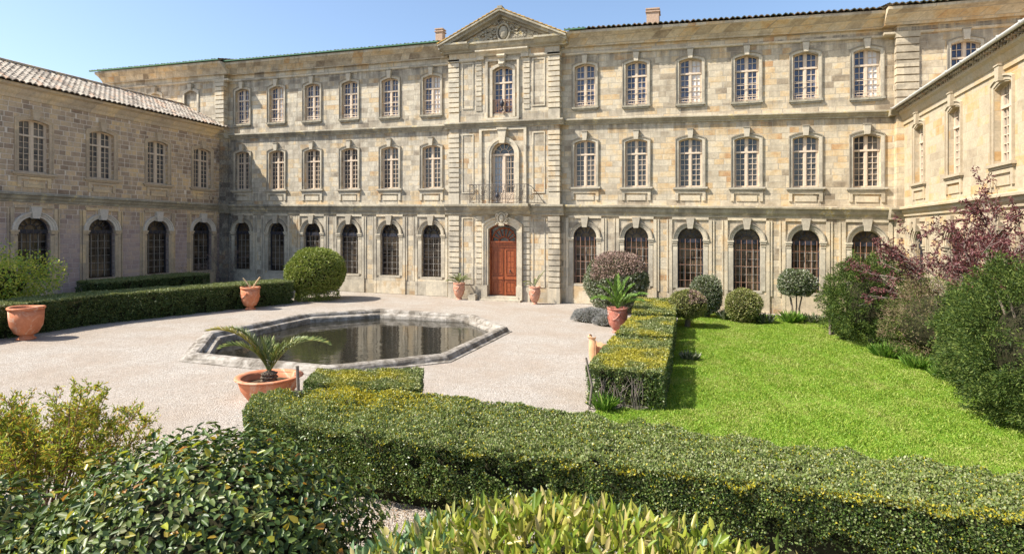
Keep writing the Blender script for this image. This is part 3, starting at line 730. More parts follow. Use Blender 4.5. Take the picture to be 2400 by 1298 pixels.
# carved relief
def spiral(mb, c, r0, turns, sgn, rad, y, mi=0, a0=0):
    pts = []
    for i in range(int(turns * 12) + 1):
        a = a0 + sgn * 2 * math.pi * i / 12; r = r0 * (1 - i / (turns * 12 + 2)); pts.append((c[0] + r * math.cos(a), y, c[1] + r * math.sin(a)))
    mb.tube(pts, rad, 5, mi)
rg = random.Random(3); mb = MB(); cx, cz = PC + .1, 17.02
mb.blob((cx, PV - .14, cz), (.30, .16, .42), 14); ring = [(cx + .42 * math.cos(a), PV - .16, cz + .55 * math.sin(a)) for a in [2 * math.pi * i / 20 for i in range(21)]]; mb.tube(ring, .07, 6)
for i in range(130):
    t = rg.random() ** .8; sx = rg.choice((-1, 1)); xx = cx + sx * (.35 + t * 1.9); hm = 1.15 * (1 - t) ** 1.3 + .16
    zz = 16.57 + rg.random() * hm; q = .05 + rg.random() * .07
    mb.blob((xx, PV - .08 - rg.random() * .08, zz), (q * 1.5, .09, q), 6, jit=.5, rng=rg)
for sx in (-1, 1):
    spiral(mb, (cx + sx * .62, 17.2), .26, 1.5, sx, .04, PV - .17); spiral(mb, (cx + sx * 1.05, 16.82), .22, 1.5, -sx, .04, PV - .15); spiral(mb, (cx + sx * 1.55, 16.69), .16, 1.4, sx, .035, PV - .13)
for i in range(7): mb.blob((cx - .3 + i * .1, PV - .16, 17.6 + .06 * math.sin(i * 2.1)), (.06, .08, .09), 6)
o = mb.build('carved_crest', [M['string']], pdm, BM.w); 
# cartouche over the door
mb = MB(); cx, cz = PC + .02, 5.22
mb.blob((cx, PV - .32, cz), (.17, .1, .26), 12); mb.tube([(cx + .26 * math.cos(a), PV - .3, cz + .34 * math.sin(a)) for a in [2 * math.pi * i / 16 for i in range(17)]], .05, 6)
for sx in (-1, 1):
    spiral(mb, (cx + sx * .3, cz + .22), .13, 1.3, sx, .035, PV - .3); spiral(mb, (cx + sx * .3, cz - .22), .12, 1.3, -sx, .035, PV - .3)
    for i in range(9): mb.blob((cx + sx * (.28 + .1 * rg.random()), PV - .26, cz - .35 + .08 * i), (.07, .07, .05), 6, jit=.4, rng=rg)
for i in range(6): mb.blob((cx - .15 + .06 * i, PV - .3, cz - .42), (.05, .07, .08), 6)
mb.build('cartouche', [M['trim']], rm, BM.w)
# french window on the balcony
def at(Bd, x, y, z): return Bd.w(x, y, z)
mb = MB(); w = 1.55; Y = .3; h = 3.2
mb.band(arch(0, w - .16, 0, h, w / 2 - .08, 16), arch(0, w, 0, h, w / 2, 16), Y - .05, Y + .06); mb.box(-w / 2, w / 2, Y - .09, Y + .06, h - .08, h + .06)
for i in range(1, 6):
    a = math.pi * i / 6; mb.tube([(.3 * math.cos(a), Y, h + .06 + .3 * math.sin(a)), (.7 * math.cos(a), Y, h + .04 + .7 * math.sin(a))], .02, 4)
mb.tube([(.3 * math.cos(math.pi * i / 10), Y, h + .06 + .3 * math.sin(math.pi * i / 10)) for i in range(11)], .022, 4)
mb.box(-.07, .07, Y - .07, Y + .05, 0, h - .08)
for sx in (-1, 1):
    a, b = sorted((sx * .07, sx * .695)); mb.box(a, b, Y - .04, Y + .05, 0, .78); mb.box(a + .08, b - .08, Y - .06, Y - .03, .12, .68)
    for xx in (.07, .64): p, q = sorted((sx * xx, sx * (xx + .06))); mb.box(p, q, Y - .04, Y + .05, .78, h - .08)
    for xx in (.25, .44): mb.box(sx * xx - .013, sx * xx + .013, Y - .02, Y + .03, .78, h - .08)
    for r in range(1, 6): mb.box(a, b, Y - .02, Y + .03, .78 + (h - .86) * r / 6 - .013, .78 + (h - .86) * r / 6 + .013)
fw = mb.build('french_window', [M['joinery']], rm, loc=at(BM, PC + .02, PV, 6.12))
mb = MB(); mb.prism(arch(0, w - .04, 0, h, w / 2 - .02, 16), Y + .05, Y + .07); mb.build('pane', [M['glass_dark']], fw)
mb = MB(); mb.box(-.64, -.1, Y + .03, Y + .04, .8, h - .1); mb.build('curtain', [simple_mat('blue_grey_curtain', (.30, .34, .38), (.40, .44, .47), 2, .6)], fw)
# top pavilion window
f, g = rect_window(1.36, 2.98, .24, 1.98, 5, 2); tw = f.build('window', [M['joinery']], rm, loc=at(BM, PC, PV, 11.93)); g.build('pane', [M['glass_sky_tint']], tw)
mb = MB(); Yr = .05
mb.tube([(-.68, Yr, .86), (.68, Yr, .86)], .02, 5); mb.tube([(-.68, Yr, .06), (.68, Yr, .06)], .02, 5)
for i in range(9): mb.tube([(-.6 + .15 * i, Yr, .06), (-.6 + .15 * i, Yr, .86)], .01, 4)
for i in range(4): spiral(mb, (-.45 + .3 * i, .35), .14, 1.5, 1 if i % 2 else -1, .013, Yr); spiral(mb, (-.45 + .3 * i, .65), .1, 1.3, -1 if i % 2 else 1, .012, Yr)
mb.build('guard_rail', [M['rust']], tw)
def ornament(par, loc, name='dark_ornament'):  # small dark urn-shaped ornament, not a lamp
    mb = MB(); mb.lathe([(0.01, 0), (.13, .02), (.13, .06), (.05, .12), (.04, .25), (.12, .36), (.15, .5), (.1, .62), (.05, .68), (.03, .8), (0.0, .82)], 10)
    return mb.build(name, [M['dark_frame']], par, loc=loc, smooth=True)
ornament(tw, (0.0, -.12, .12))
# door
mb = MB(); Y = .32
mb.band(arch(0, 1.74, 0, 4.24, .3), arch(0, 1.92, 0, 4.24, .36), Y - .1, Y + .1)
mb.box(-.9, .9, Y - .12, Y + .1, 3.28, 3.42); mb.box(-.92, .92, Y - .17, Y + .1, 3.42, 3.5); mb.box(-.9, .9, Y - .06, Y + .1, 3.12, 3.28)
for i in range(22): mb.box(-.86 + i * .08, -.82 + i * .08, Y - .15, Y - .1, 3.34, 3.41)
for i in range(1, 8):
    a = math.pi * i / 8; r1 = .86 if i in (1, 7) else .95
    mb.tube([(.32 * math.cos(a), Y - .02, 3.5 + .25 * math.sin(a)), (r1 * .95 * math.cos(a), Y - .02, 3.5 + .92 * math.sin(a))], .035, 5)
mb.tube([(.34 * math.cos(math.pi * i / 10), Y - .02, 3.5 + .28 * math.sin(math.pi * i / 10)) for i in range(11)], .045, 5)
mb.tube([(.8 * math.cos(math.pi * i / 14), Y - .02, 3.5 + .84 * math.sin(math.pi * i / 14)) for i in range(15)], .045, 5)
dr = mb.build('door', [M['door']], rm, loc=at(BM, PC, PV, .28)); 
mb = MB(); mb.prism(arch(0, 1.8, 3.45, 4.24, .34), Y + .03, Y + .05); mb.build('fanlight', [M['glass_dark']], dr)
for sx in (-1, 1):
    mb = MB(); a, b = sorted((sx * .012, sx * .87)); mb.box(a, b, Y, Y + .06, .03, 3.12)
    for (za, zb) in ((.12, .95), (1.32, 3.0)):
        mb.frame(a + .14, b - .14, za + .06, zb - .06, .05, Y - .045, Y + .01)
        nz_ = 2 if za < 1 else 4
        for i in range(nz_):
            for j in range(2):
                xa = a + .2 + (b - a - .4) * j / 2; xb = a + .2 + (b - a - .4) * (j + 1) / 2; z_a = za + .12 + (zb - za - .24) * i / nz_; z_b = za + .12 + (zb - za - .24) * (i + 1) / nz_
                mb.box(xa + .015, xb - .015, Y - .025, Y + .01, z_a + .015, z_b - .015)
    mb.box(a + .03, b - .03, Y - .07, Y, 1.05, 1.22)
    lf = mb.build('door_leaf', [M['door']], dr)
mb = MB(); mb.blob((.42, Y - .08, 1.62), (.05, .05, .05), 8); mb.tube([(.42, Y - .05, 1.58), (.47, Y - .08, 1.5), (.42, Y - .09, 1.43), (.37, Y - .08, 1.5), (.42, Y - .05, 1.58)], .014, 5); mb.build('handle', [M['iron']], lf)
mb = MB(); mb.box(-1.35, 1.35, -.62, .3, -.5, .0); mb.box(-1.15, 1.15, -.3, .4, 0, .16); mb.build('doorstep', [M['trim']], rm, loc=at(BM, PC, PV, .1))
# balcony
mb = MB(); z = 6.12
bx0, bx1 = PC - 2.05, PC + 1.9
mb.extr([(PV + .02, z + .03), (PV - .78, z + .03), (PV - .8, z - .03), (PV - .8, z - .14), (PV - .7, z - .2), (PV - .6, z - .3), (PV - .35, z - .42), (PV - .2, z - .62), (PV + .02, z - .64)], [bx0, bx1], 0)
bal = mb.build('balcony', [M['string']], rm, BM.w)
mb = MB(); yF = PV - .72; zt_ = z + 1.22; xa, xb = bx0 + .06, bx1 - .1
def rail(pts, r=.022, n=5): mb.tube(pts, r, n)
rail([(xa, PV, zt_), (xa, yF, zt_), (xb, yF, zt_)]); rail([(xb, yF, zt_), (xb + .25, yF + .2, zt_ - .12), (xb + .6, yF + .55, zt_ - .6), (xb + .95, PV - .05, zt_ - 1.15)])
rail([(xa, PV, z + .1), (xa, yF, z + .1), (xb, yF, z + .1), (xb + .9, PV - .1, z + .06)]); rail([(xa, yF, z + .32), (xb, yF, z + .32)], .012)
npan = 6
for i in range(npan + 1):
    x = xa + (xb - xa) * i / npan; rail([(x, yF, z + .03), (x, yF, zt_)], .018, 4); rail([(x + .07, yF, z + .1), (x + .07, yF, zt_)], .011, 4)
for i in range(npan):
    xc = xa + (xb - xa) * (i + .5) / npan
    for (dz, r0, s_) in ((.36, .2, 1), (.72, .17, -1), (1.0, .12, 1)):
        spiral(mb, (xc - .05, z + dz), r0, 1.6, s_, .013, yF, a0=1.0); spiral(mb, (xc + .16, z + dz + .07), r0 * .7, 1.3, -s_, .012, yF, a0=2.4)
    rail([(xc - .25, yF, z + .1), (xc - .05, yF - .05, z + .5), (xc + .1, yF, z + .8), (xc + .2, yF, zt_)], .012, 4)
for i in range(5):
    t = (i + .5) / 5; rail([(xb + .85 * t, yF + (PV - yF) * t * .9, z + .08), (xb + .85 * t, yF + (PV - yF) * t * .9, zt_ - 1.05 * t ** 1.2)], .012, 4)
spiral(mb, (xb + .28, z + .4), .2, 1.5, 1, .013, yF + .25)
for i in range(3):
    yy = yF + (PV - yF) * (i + .5) / 3; rail([(xa, yy, z + .08), (xa, yy, zt_)], .012, 4)
mb.build('railing', [M['iron']], bal, BM.w); ornament(bal, at(BM, PC - .14, PV - .62, z + .05))
for bx in (-1.35, 1.3):
    mb = MB(); mb.prism([(PC + bx - .001, 5.5)] * 0 + [(PC + bx - .1, 5.45), (PC + bx - .1, 5.92), (PC + bx + .1, 5.92), (PC + bx + .1, 5.45)], PV - .3, PV + .02)
# chimneys
def chimney(x, y, w, zb, zt2, nm):
    mb = MB(); mb.box(x - w / 2, x + w / 2, y, y + w, zb, zt2 - .25); mb.box(x - w / 2 - .06, x + w / 2 + .06, y - .06, y + w + .06, zt2 - .25, zt2 - .17)
    mb.box(x - w / 2 + .02, x + w / 2 - .02, y + .02, y + w - .02, zt2 - .17, zt2 - .08); mb.box(x - w / 2 - .05, x + w / 2 + .05, y - .05, y + w + .05, zt2 - .08, zt2)
    mb.build('chimney', [M['brick']], rm, BM.w)
chimney(-17.75, 1.6, .52, 16.6, 18.5, 'a'); chimney(-3.2, 2.0, .76, 16.6, 18.7, 'b')
# downpipe by the pavilion
mb = MB(); mb.tube([(-8.5, -.08, 16.5), (-8.5, -.08, 15.8)], .05, 8); mb.build('downpipe', [M['zinc']], rm, BM.w)

# --- side wings
def wing(Bd, xs, x0, x1, ztop, mats, sfx, rust, eave, name):
    mb = MB(); wall(mb, x0, x1, -.6, ztop, [(wide(f(x), x) if sfx == 'l' else f(x)) for x in xs for f in (op1, opa)]); bay_trim(mb, xs, 1)
    mb.build('wall', [M[mats[0]], M[mats[1]]], Bd.root, Bd.w)
    for x in xs:
        put_window(Bd, x, '1', sfx); put_arch(Bd, x, sfx, rust)
    strings(Bd, [(x0, x1, 0)], 6.12, .28, .13, .5, M[mats[2]])
LWX = [22.96 - 28 - 3.85, 22.96 - 28, 26.8 - 28, 30.7 - 28, 34.4 - 28]
wing(BL, LWX, -16, 8.5, 11.75, ('wing_l', 'wing_l_trim', 'string'), 'l', False, .5, 'l')
RWX = [28 - v for v in (33.7, 29.4, 25.1, 20.8, 16.5)]
wing(BR, sorted(RWX), -8.6, 16, 11.3, ('wing_r', 'wing_r_trim', 'wing_r_trim'), 'r', False, .5, 'r')
# left wing: cornice, roof
mb = MB(); mb.extr([(.02, 11.85), (-.50, 11.85), (-.50, 11.72), (-.3, 11.62), (-.2, 11.42), (-.1, 11.3), (-.06, 11.12), (.02, 11.1)], [-16, 8.5]); mb.build('cornice', [M['wing_l_trim']], rl)
mb = MB(); tile_roof(mb, -16, 8.45, -.72, 11.86, R(24.5), 4.6, px=.32, cl=.44); 
mb.build('roof', [M['tiles']], rl)
mb = MB(); mb.tube([(-16, 3.42, 13.86), (7.9, 3.42, 13.86)], .11, 8); mb.box(-16, 8.4, .5, 7.2, -.6, 11.8); mb.extr([(0, 11.8), (3.4, 13.7), (7.2, 11.8)], [-16, 8.4]); mb.build('rear_wall', [M['wing_l']], rl)
# right wing: cornice, tiled eave, gutter
mb = MB(); mb.extr([(.02, 11.22), (-.28, 11.22), (-.28, 11.1), (-.18, 11.0), (-.1, 10.75), (-.06, 10.7), (-.06, 10.5), (.02, 10.48)], [-8.6, 16]); mb.build('cornice', [M['wing_r_trim']], rr, BR.w)
mb = MB(); tile_roof(mb, -8.5, 16, -.48, 11.36, R(16), 3.6, px=.235)
for i in range(int(24.4 / .23)):
    for j, (yy, zz) in enumerate(((-.26, 11.24), (-.38, 11.30))): mb.tube([(-8.4 + i * .23 + j * .115, yy - .06, zz), (-8.4 + i * .23 + j * .115, yy + .3, zz + .01)], .055, 6)
mb.build('roof', [M['tiles']], rr, BR.w)
mb = MB(); mb.tube([(-8.5, -.55, 11.4), (16, -.55, 11.4)], .07, 10); 
for i in range(16): mb.box(-8 + i * 1.5, -7.96 + i * 1.5, -.64, -.46, 11.38, 11.475)
mb.build('gutter', [M['zinc']], rr, BR.w, smooth=False)
mb = MB(); mb.box(-8.6, 16, .5, 8, -.6, 11.0); mb.extr([(0, 11.0), (4, 12.4), (8, 11.0)], [-8.6, 16]); mb.build('rear_wall', [M['wing_r']], rr, BR.w)

# ------------------------------------------------------------------ ground
def ground_mat():
    t = NT('pale_gravel'); g = t.n('NewGeometry').outputs['Position']
    vo = t.n('TexVoronoi'); vo.inputs['Scale'].default_value = 38; t.l(g, vo.inputs['Vector'])
    v1 = t.sep(vo.outputs['Color'])[0]; nz = t.noise(g, .35, 5, .6); n2 = t.noise(g, 3.5, 5, .7); n3 = t.noise(g, 60, 3, .7)
    col = t.ramp(v1, [(0, (.26, .225, .185)), (.3, (.36, .315, .265)), (.7, (.43, .385, .33)), (1, (.52, .475, .42))])
    col = t.mix(t.ramp(nz, [(.4, 0), (.62, .6)]), col, (.34, .27, .205), 'MIX')
    col = t.mix(.35, col, t.ramp(n2, [(.3, .6), (.7, 1.1)]), 'MULTIPLY')
    h = t.math('ADD', t.math('MULTIPLY', vo.outputs['Distance'], -1.0), t.math('MULTIPLY', n2, 1.2))
    return t.done(t.prin(col, .95, .1, t.bump(h, .7, .03)))
M['gravel'] = ground_mat()
def sheet(name, pts, mat, dz, n=0):
    mb = MB(); mb.add([(x, y, G(x) + dz) for x, y in pts], [list(range(len(pts)))]); o = mb.build(name, [mat]); return struct(o)
mb = MB(); pool_c = (-13.65, 21.7)
OCT = [(-2.7, -6.3), (2.7, -6.3), (5.35, -3.2), (5.35, 3.3), (2.6, 6.35), (-2.8, 6.35), (-5.4, 3.4), (-5.4, -2.9)]
def octo(off):
    pts = []
    for i, (x, y) in enumerate(OCT):
        L = math.hypot(x, y); pts.append((pool_c[0] + x * (1 - off / 6.0 * 1.08), pool_c[1] + y * (1 - off / 6.3)))
    return pts
# ground with the pool basin cut out
outer = [Vector((-300, -60, 0)), Vector((300, -60, 0)), Vector((300, 300, 0)), Vector((-300, 300, 0))]
hole = [Vector((x, y, 0)) for x, y in octo(.3)]
flat = outer + hole
mb.add([(v.x, v.y, G(v.x)) for v in flat], [list(t_) for t_ in tessellate_polygon([outer, hole])])
struct(mb.build('ground', [M['gravel']]))
def lawn_mat():
    t = NT('lawn_soil'); g = t.n('NewGeometry').outputs['Position']; nz = t.noise(g, 1.2, 6, .7); n2 = t.noise(g, 30, 4, .7)
    col = t.ramp(nz, [(.3, (.10, .20, .015)), (.6, (.17, .28, .03)), (.8, (.30, .30, .10))]); col = t.mix(.6, col, t.ramp(n2, [(.3, .5), (.7, 1.2)]), 'MULTIPLY')
    return t.done(t.prin(col, .95, .1, t.bump(n2, .6, .03)))
LAWN = [(-2.75, 10.4), (-2.6, 14.9), (-1.4, 15.4), (-1.3, 26), (-1.4, 33.0), (-1.9, 35.0), (-.5, 35.7), (9.8, 35.9), (9.8, 7.5), (3, 8.5)]
sheet('lawn', LAWN, lawn_mat(), .004)
def inside(px, py, poly):
    r = np.zeros(len(px), bool); n = len(poly); j = n - 1
    for i in range(n):
        xi, yi = poly[i]; xj, yj = poly[j]
        c = ((yi > py) != (yj > py)) & (px < (xj - xi) * (py - yi) / (yj - yi + 1e-12) + xi); r ^= c; j = i
    return r
rs = np.random.RandomState(5)
def nrm(a): return a / np.maximum(1e-9, np.linalg.norm(a, axis=1, keepdims=True))
def snoise(P, f, seed=0, k=4):
    r = np.random.RandomState(seed); out = np.zeros(len(P))
    for i in range(k):
        d = r.normal(size=3); d /= np.linalg.norm(d); out += np.sin(P @ d * f * (1 + .6 * i) + r.rand() * 6.28) / (1 + .4 * i)
    return out / 2.2
n = 330000; gx = rs.uniform(-2.8, 9.8, n); gy = 10.3 + 25.5 * rs.rand(n) ** 1.25
ok = inside(gx, gy, LAWN); gx, gy = gx[ok], gy[ok]
P = np.stack([gx, gy, -.14 - .0155 * gx], 1)
clump = snoise(P, 5, 3) ; bare = np.exp(-(((gx - 2.9) / 1.1) ** 2 + ((gy - 17.6) / .5) ** 2)) + .8 * np.exp(-(((gx - .3) / .5) ** 2 + ((gy - 19.5) / .3) ** 2)) + .8 * np.exp(-(((gx - 3.2) / .6) ** 2 + ((gy - 27.) / .4) ** 2)) + .6 * (snoise(P, 1.1, 61) > 1.0)
keep = rs.rand(len(P)) > bare * .7; P = P[keep]; clump = clump[keep]
H = (.03 + .035 * rs.rand(len(P))) * (1 + .5 * clump); n = len(P)
ang = rs.rand(n) * 6.283; sx = np.stack([np.cos(ang), np.sin(ang), np.zeros(n)], 1) * (.008 + .008 * rs.rand(n))[:, None]
lean = rs.normal(size=(n, 3)) * .55; lean[:, 2] = 1; tip = P + lean * H[:, None]; mid = (P + tip) / 2 + np.array([0, 0, .008])
V = np.stack([P - sx, P + sx, tip, mid - sx * .9], 1).reshape(-1, 3); F = np.arange(n * 4).reshape(-1, 4)
go = np_obj('grass', V, F, np.zeros(n), [M['grassblade']]); struct(go, 'stuff'); tag(go, 'bright green lawn grass between the box hedges and the yews', 'grass')

# ------------------------------------------------------------------ foliage engine
def leaf_geo(P, D, S, L, W, fold=False, curl=0.0):
    """P base points, D axis dirs, S side dirs (n,3); returns V,F"""
    L = L[:, None]; W = W[:, None] / 2; Nn = np.cross(D, S)
    if not fold:
        V = np.stack([P, P + D * L * .5 + S * W, P + D * L, P + D * L * .5 - S * W], 1)
        n = len(P); return V.reshape(-1, 3), np.arange(n * 4).reshape(-1, 4)
    up = Nn * W * .45; cv = Nn * L * curl
    V = np.stack([P, P + D * L * .3 + S * W * .95 + up, P + D * L * .7 + S * W * .75 + up - cv * .4, P + D * L - cv, P + D * L * .7 - S * W * .75 + up - cv * .4, P + D * L * .3 - S * W * .95 + up], 1)
    n = len(P); b = np.arange(n)[:, None] * 6
    F = np.concatenate([b + np.array([0, 1, 2, 3]), b + np.array([0, 3, 4, 5])], 0)
    return V.reshape(-1, 3), F
def orient(N, rs, out=.5, rnd=1.0, up=0.0, flat=.0):
    n = len(N)
    if flat > .5:
        A = nrm(N + rs.normal(size=(n, 3)) * .42 + np.array([0, 0, .25])); D = rs.normal(size=(n, 3)) + np.array([0, 0, up]); D = nrm(D - A * (D * A).sum(1)[:, None] * .85 + N * out * .4)
        return D, nrm(np.cross(A, D))
    n = len(N); D = nrm(N * out + rs.normal(size=(n, 3)) * rnd * .5 + np.array([0, 0, up]))
    A = rs.normal(size=(n, 3)) * (1 - flat) + nrm(np.cross(D, N) + 1e-6) * flat * 2
    S = nrm(np.cross(D, np.cross(A, D))); return D, S
class Fol:
    def __init__(s): s.V = []; s.F = []; s.M = []; s.n = 0
    def add(s, V, F, mi):
        V = np.asarray(V, float).reshape(-1, 3); F = np.asarray(F, int) + s.n; s.V.append(V); s.F.append(F); s.n += len(V)
        s.M.append(np.full(len(F), mi) if np.isscalar(mi) else mi); return s
    def quads(s, mb, mi):
        """core mesh from MB (quads only)"""
        s.add(mb.v, [f if len(f) == 4 else [f[0], f[1], f[2], f[2]] for f in mb.f], mi)
    def build(s, name, mats, parent=None, loc=None):
        V = np.concatenate(s.V); F = np.concatenate(s.F); Mi = np.concatenate(s.M)
        return np_obj(name, V, F, Mi, mats, parent, loc)

def poly_area(p): return .5 * sum(p[i][0] * p[(i + 1) % len(p)][1] - p[(i + 1) % len(p)][0] * p[i][1] for i in range(len(p)))
def hedge(poly, h, dens, L, W, mats, label, seed=1, group=None, bottom=.0, bare=None, lump=.05, topdens=1.0, name='box_hedge', yel=.12, hfun=None, skip=(), ymask=None):
    """clipped hedge on a polygon plan (counter-clockwise). mats: side, top, core"""
    r = np.random.RandomState(seed)
    if poly_area(poly) < 0: poly = poly[::-1]
    cx = sum(p[0] for p in poly) / len(poly); cy = sum(p[1] for p in poly) / len(poly); z0 = G(cx)
    hf = hfun or (lambda x, y: 0 * x)
    loc = (cx, cy, z0); fo = Fol(); loops = [[Vector((x, y, 0)) for x, y in poly]]
    # core, inset
    ins = []
    n = len(poly)
    for i in range(n):
        a = Vector(poly[i - 1]); b = Vector(poly[i]); c_ = Vector(poly[(i + 1) % n]); e1 = (b - a).normalized(); e2 = (c_ - b).normalized()
        n1 = Vector((-e1.y, e1.x)); n2 = Vector((-e2.y, e2.x)); m = (n1 + n2); m = m / max(.5, m.length_squared) * 2 * .3 if m.length > 0 else n1 * .3
        ins.append((b.x + m.x, b.y + m.y))
    mb = MB(); k = len(ins)
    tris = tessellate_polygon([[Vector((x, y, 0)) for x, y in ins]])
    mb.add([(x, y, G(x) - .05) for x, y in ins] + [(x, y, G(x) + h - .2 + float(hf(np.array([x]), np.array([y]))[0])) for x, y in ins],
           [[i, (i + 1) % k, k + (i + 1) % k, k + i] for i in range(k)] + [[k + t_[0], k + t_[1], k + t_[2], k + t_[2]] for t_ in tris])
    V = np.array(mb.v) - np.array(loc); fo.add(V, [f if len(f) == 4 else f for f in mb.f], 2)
    Ps = []; Ns = []; Top = []
    # top
    tt = tessellate_polygon(loops)
    for t_ in tt:
        A, Bq, Cq = [np.array(poly[q]) for q in t_]; ar = abs(np.cross(Bq - A, Cq - A)) / 2; m = int(ar * dens * topdens)
        u = r.rand(m, 2); fl = u.sum(1) > 1; u[fl] = 1 - u[fl]; Q = A + u[:, :1] * (Bq - A) + u[:, 1:] * (Cq - A)
        z = -.14 - .0155 * Q[:, 0] + h + hf(Q[:, 0], Q[:, 1])
        Ps.append(np.c_[Q, z]); Ns.append(np.tile([0, 0, 1.], (m, 1))); Top.append(np.ones(m))
    for i in range(len(poly)):
        if i in skip: continue
        A = np.array(poly[i]); Bq = np.array(poly[(i + 1) % len(poly)]); d = Bq - A; ln = np.linalg.norm(d); m = int(ln * (h - bottom) * dens)
        u = r.rand(m); v = r.rand(m); Q = A + u[:, None] * d; z = -.14 - .0155 * Q[:, 0] + bottom + v * (h - bottom + hf(Q[:, 0], Q[:, 1]))
        N = np.array([d[1], -d[0], 0]) / ln; Ps.append(np.c_[Q, z]); Ns.append(np.tile(N, (m, 1))); Top.append((v > .93) * 1.0 * (r.rand(m) < .6))
    P = np.concatenate(Ps); N = np.concatenate(Ns); Top = np.concatenate(Top)
    lumps = snoise(P, 5.5, seed + 9) * lump + snoise(P, 17, seed + 4) * lump * .45
    P = P + N * (lumps - .02)[:, None] - N * (np.abs(r.normal(size=len(P))) * .035)[:, None]
    # rounded arrises
    ztop = -.14 - .0155 * P[:, 0] + h
    # holes where shadows gather
    hole = snoise(P, 4.2, seed + 21) + .5 * snoise(P, 11, seed + 22)
    hm = (hole > .6) & (Top < .5); P = P - N * (hm * (.10 + .2 * r.rand(len(P))))[:, None]
    keep = (Top > .5) | (hole < .9) | (r.rand(len(P)) < .6)
    if bare is not None: keep &= ~bare(P, r)
    P, N, Top = P[keep], N[keep], Top[keep]; m = len(P)
    D, S = orient(N, r, .45, 1.1, .25)
    Ls = L * (.7 + .6 * r.rand(m)); Ws = W * (.7 + .6 * r.rand(m))
    V, F = leaf_geo(P - D * Ls[:, None] * .3, D, S, Ls, Ws)
    sideyel = (Top < .5) & (r.rand(m) < yel)
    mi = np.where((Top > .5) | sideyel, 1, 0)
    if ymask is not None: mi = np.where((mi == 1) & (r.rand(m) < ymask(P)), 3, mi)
    fo.add(V - np.array(loc), F, mi)
    o = fo.build(name, mats, loc=loc); tag(o, label, 'hedge', group); return o

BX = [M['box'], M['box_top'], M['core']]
# front hedge
FH = [(-8.5, 9.6), (-7.75, 8.62), (-6.2, 8.42), (-4.1, 8.35), (-.9, 8.5), (1.8, 8.55), (4.2, 8.5), (7.2, 8.4), (7.2, 10.3), (4.2, 10.25), (.9, 10.35), (-2.2, 10.75), (-5.2, 10.95), (-7.2, 10.7)]
def bare_low(P, r):
    zz = P[:, 2] - (-.14 - .0155 * P[:, 0]); hol = snoise(P * np.array([1, 1, .4]), 3.1, 77)
    return (zz < .28 + .16 * hol) & (r.rand(len(P)) < .9)
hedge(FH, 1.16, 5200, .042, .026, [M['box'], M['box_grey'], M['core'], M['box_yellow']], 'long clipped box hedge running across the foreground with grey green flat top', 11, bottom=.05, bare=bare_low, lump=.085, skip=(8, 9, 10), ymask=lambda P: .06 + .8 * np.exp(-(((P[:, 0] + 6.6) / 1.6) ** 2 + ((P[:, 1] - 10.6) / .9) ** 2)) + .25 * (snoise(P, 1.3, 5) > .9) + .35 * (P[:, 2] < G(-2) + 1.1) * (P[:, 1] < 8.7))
hedge([(-8.35, 10.95), (-5.75, 11.3), (-6.45, 13.0), (-8.75, 12.0)], 1.12, 3600, .045, .028, BX, 'small yellow topped box hedge block beside the wide bowl palm', 12, bottom=.03)
grp = 'box hedge blocks along the lawn edge'
def bare_front(P, r):
    zz = P[:, 2] + .11; return (P[:, 1] < 15.5) & (zz < .75) & (P[:, 0] < -1.5) & (r.rand(len(P)) < .55)
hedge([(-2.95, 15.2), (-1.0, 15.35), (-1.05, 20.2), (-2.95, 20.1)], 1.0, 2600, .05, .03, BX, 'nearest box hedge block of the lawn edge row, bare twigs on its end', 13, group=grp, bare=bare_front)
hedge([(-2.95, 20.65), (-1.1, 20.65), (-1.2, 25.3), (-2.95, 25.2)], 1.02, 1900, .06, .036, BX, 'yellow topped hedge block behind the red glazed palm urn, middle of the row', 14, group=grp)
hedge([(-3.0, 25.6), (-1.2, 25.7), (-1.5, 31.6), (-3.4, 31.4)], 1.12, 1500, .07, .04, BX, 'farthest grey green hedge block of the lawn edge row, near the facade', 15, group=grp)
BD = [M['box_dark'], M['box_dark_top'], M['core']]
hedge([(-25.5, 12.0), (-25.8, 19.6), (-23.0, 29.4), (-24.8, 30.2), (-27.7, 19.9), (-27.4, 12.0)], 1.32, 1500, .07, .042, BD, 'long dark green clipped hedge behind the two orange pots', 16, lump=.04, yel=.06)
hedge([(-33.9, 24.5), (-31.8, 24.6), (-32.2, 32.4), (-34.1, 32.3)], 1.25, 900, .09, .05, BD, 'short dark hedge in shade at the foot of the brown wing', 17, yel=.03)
# bare twigs at the end of the near block
rg = random.Random(8)

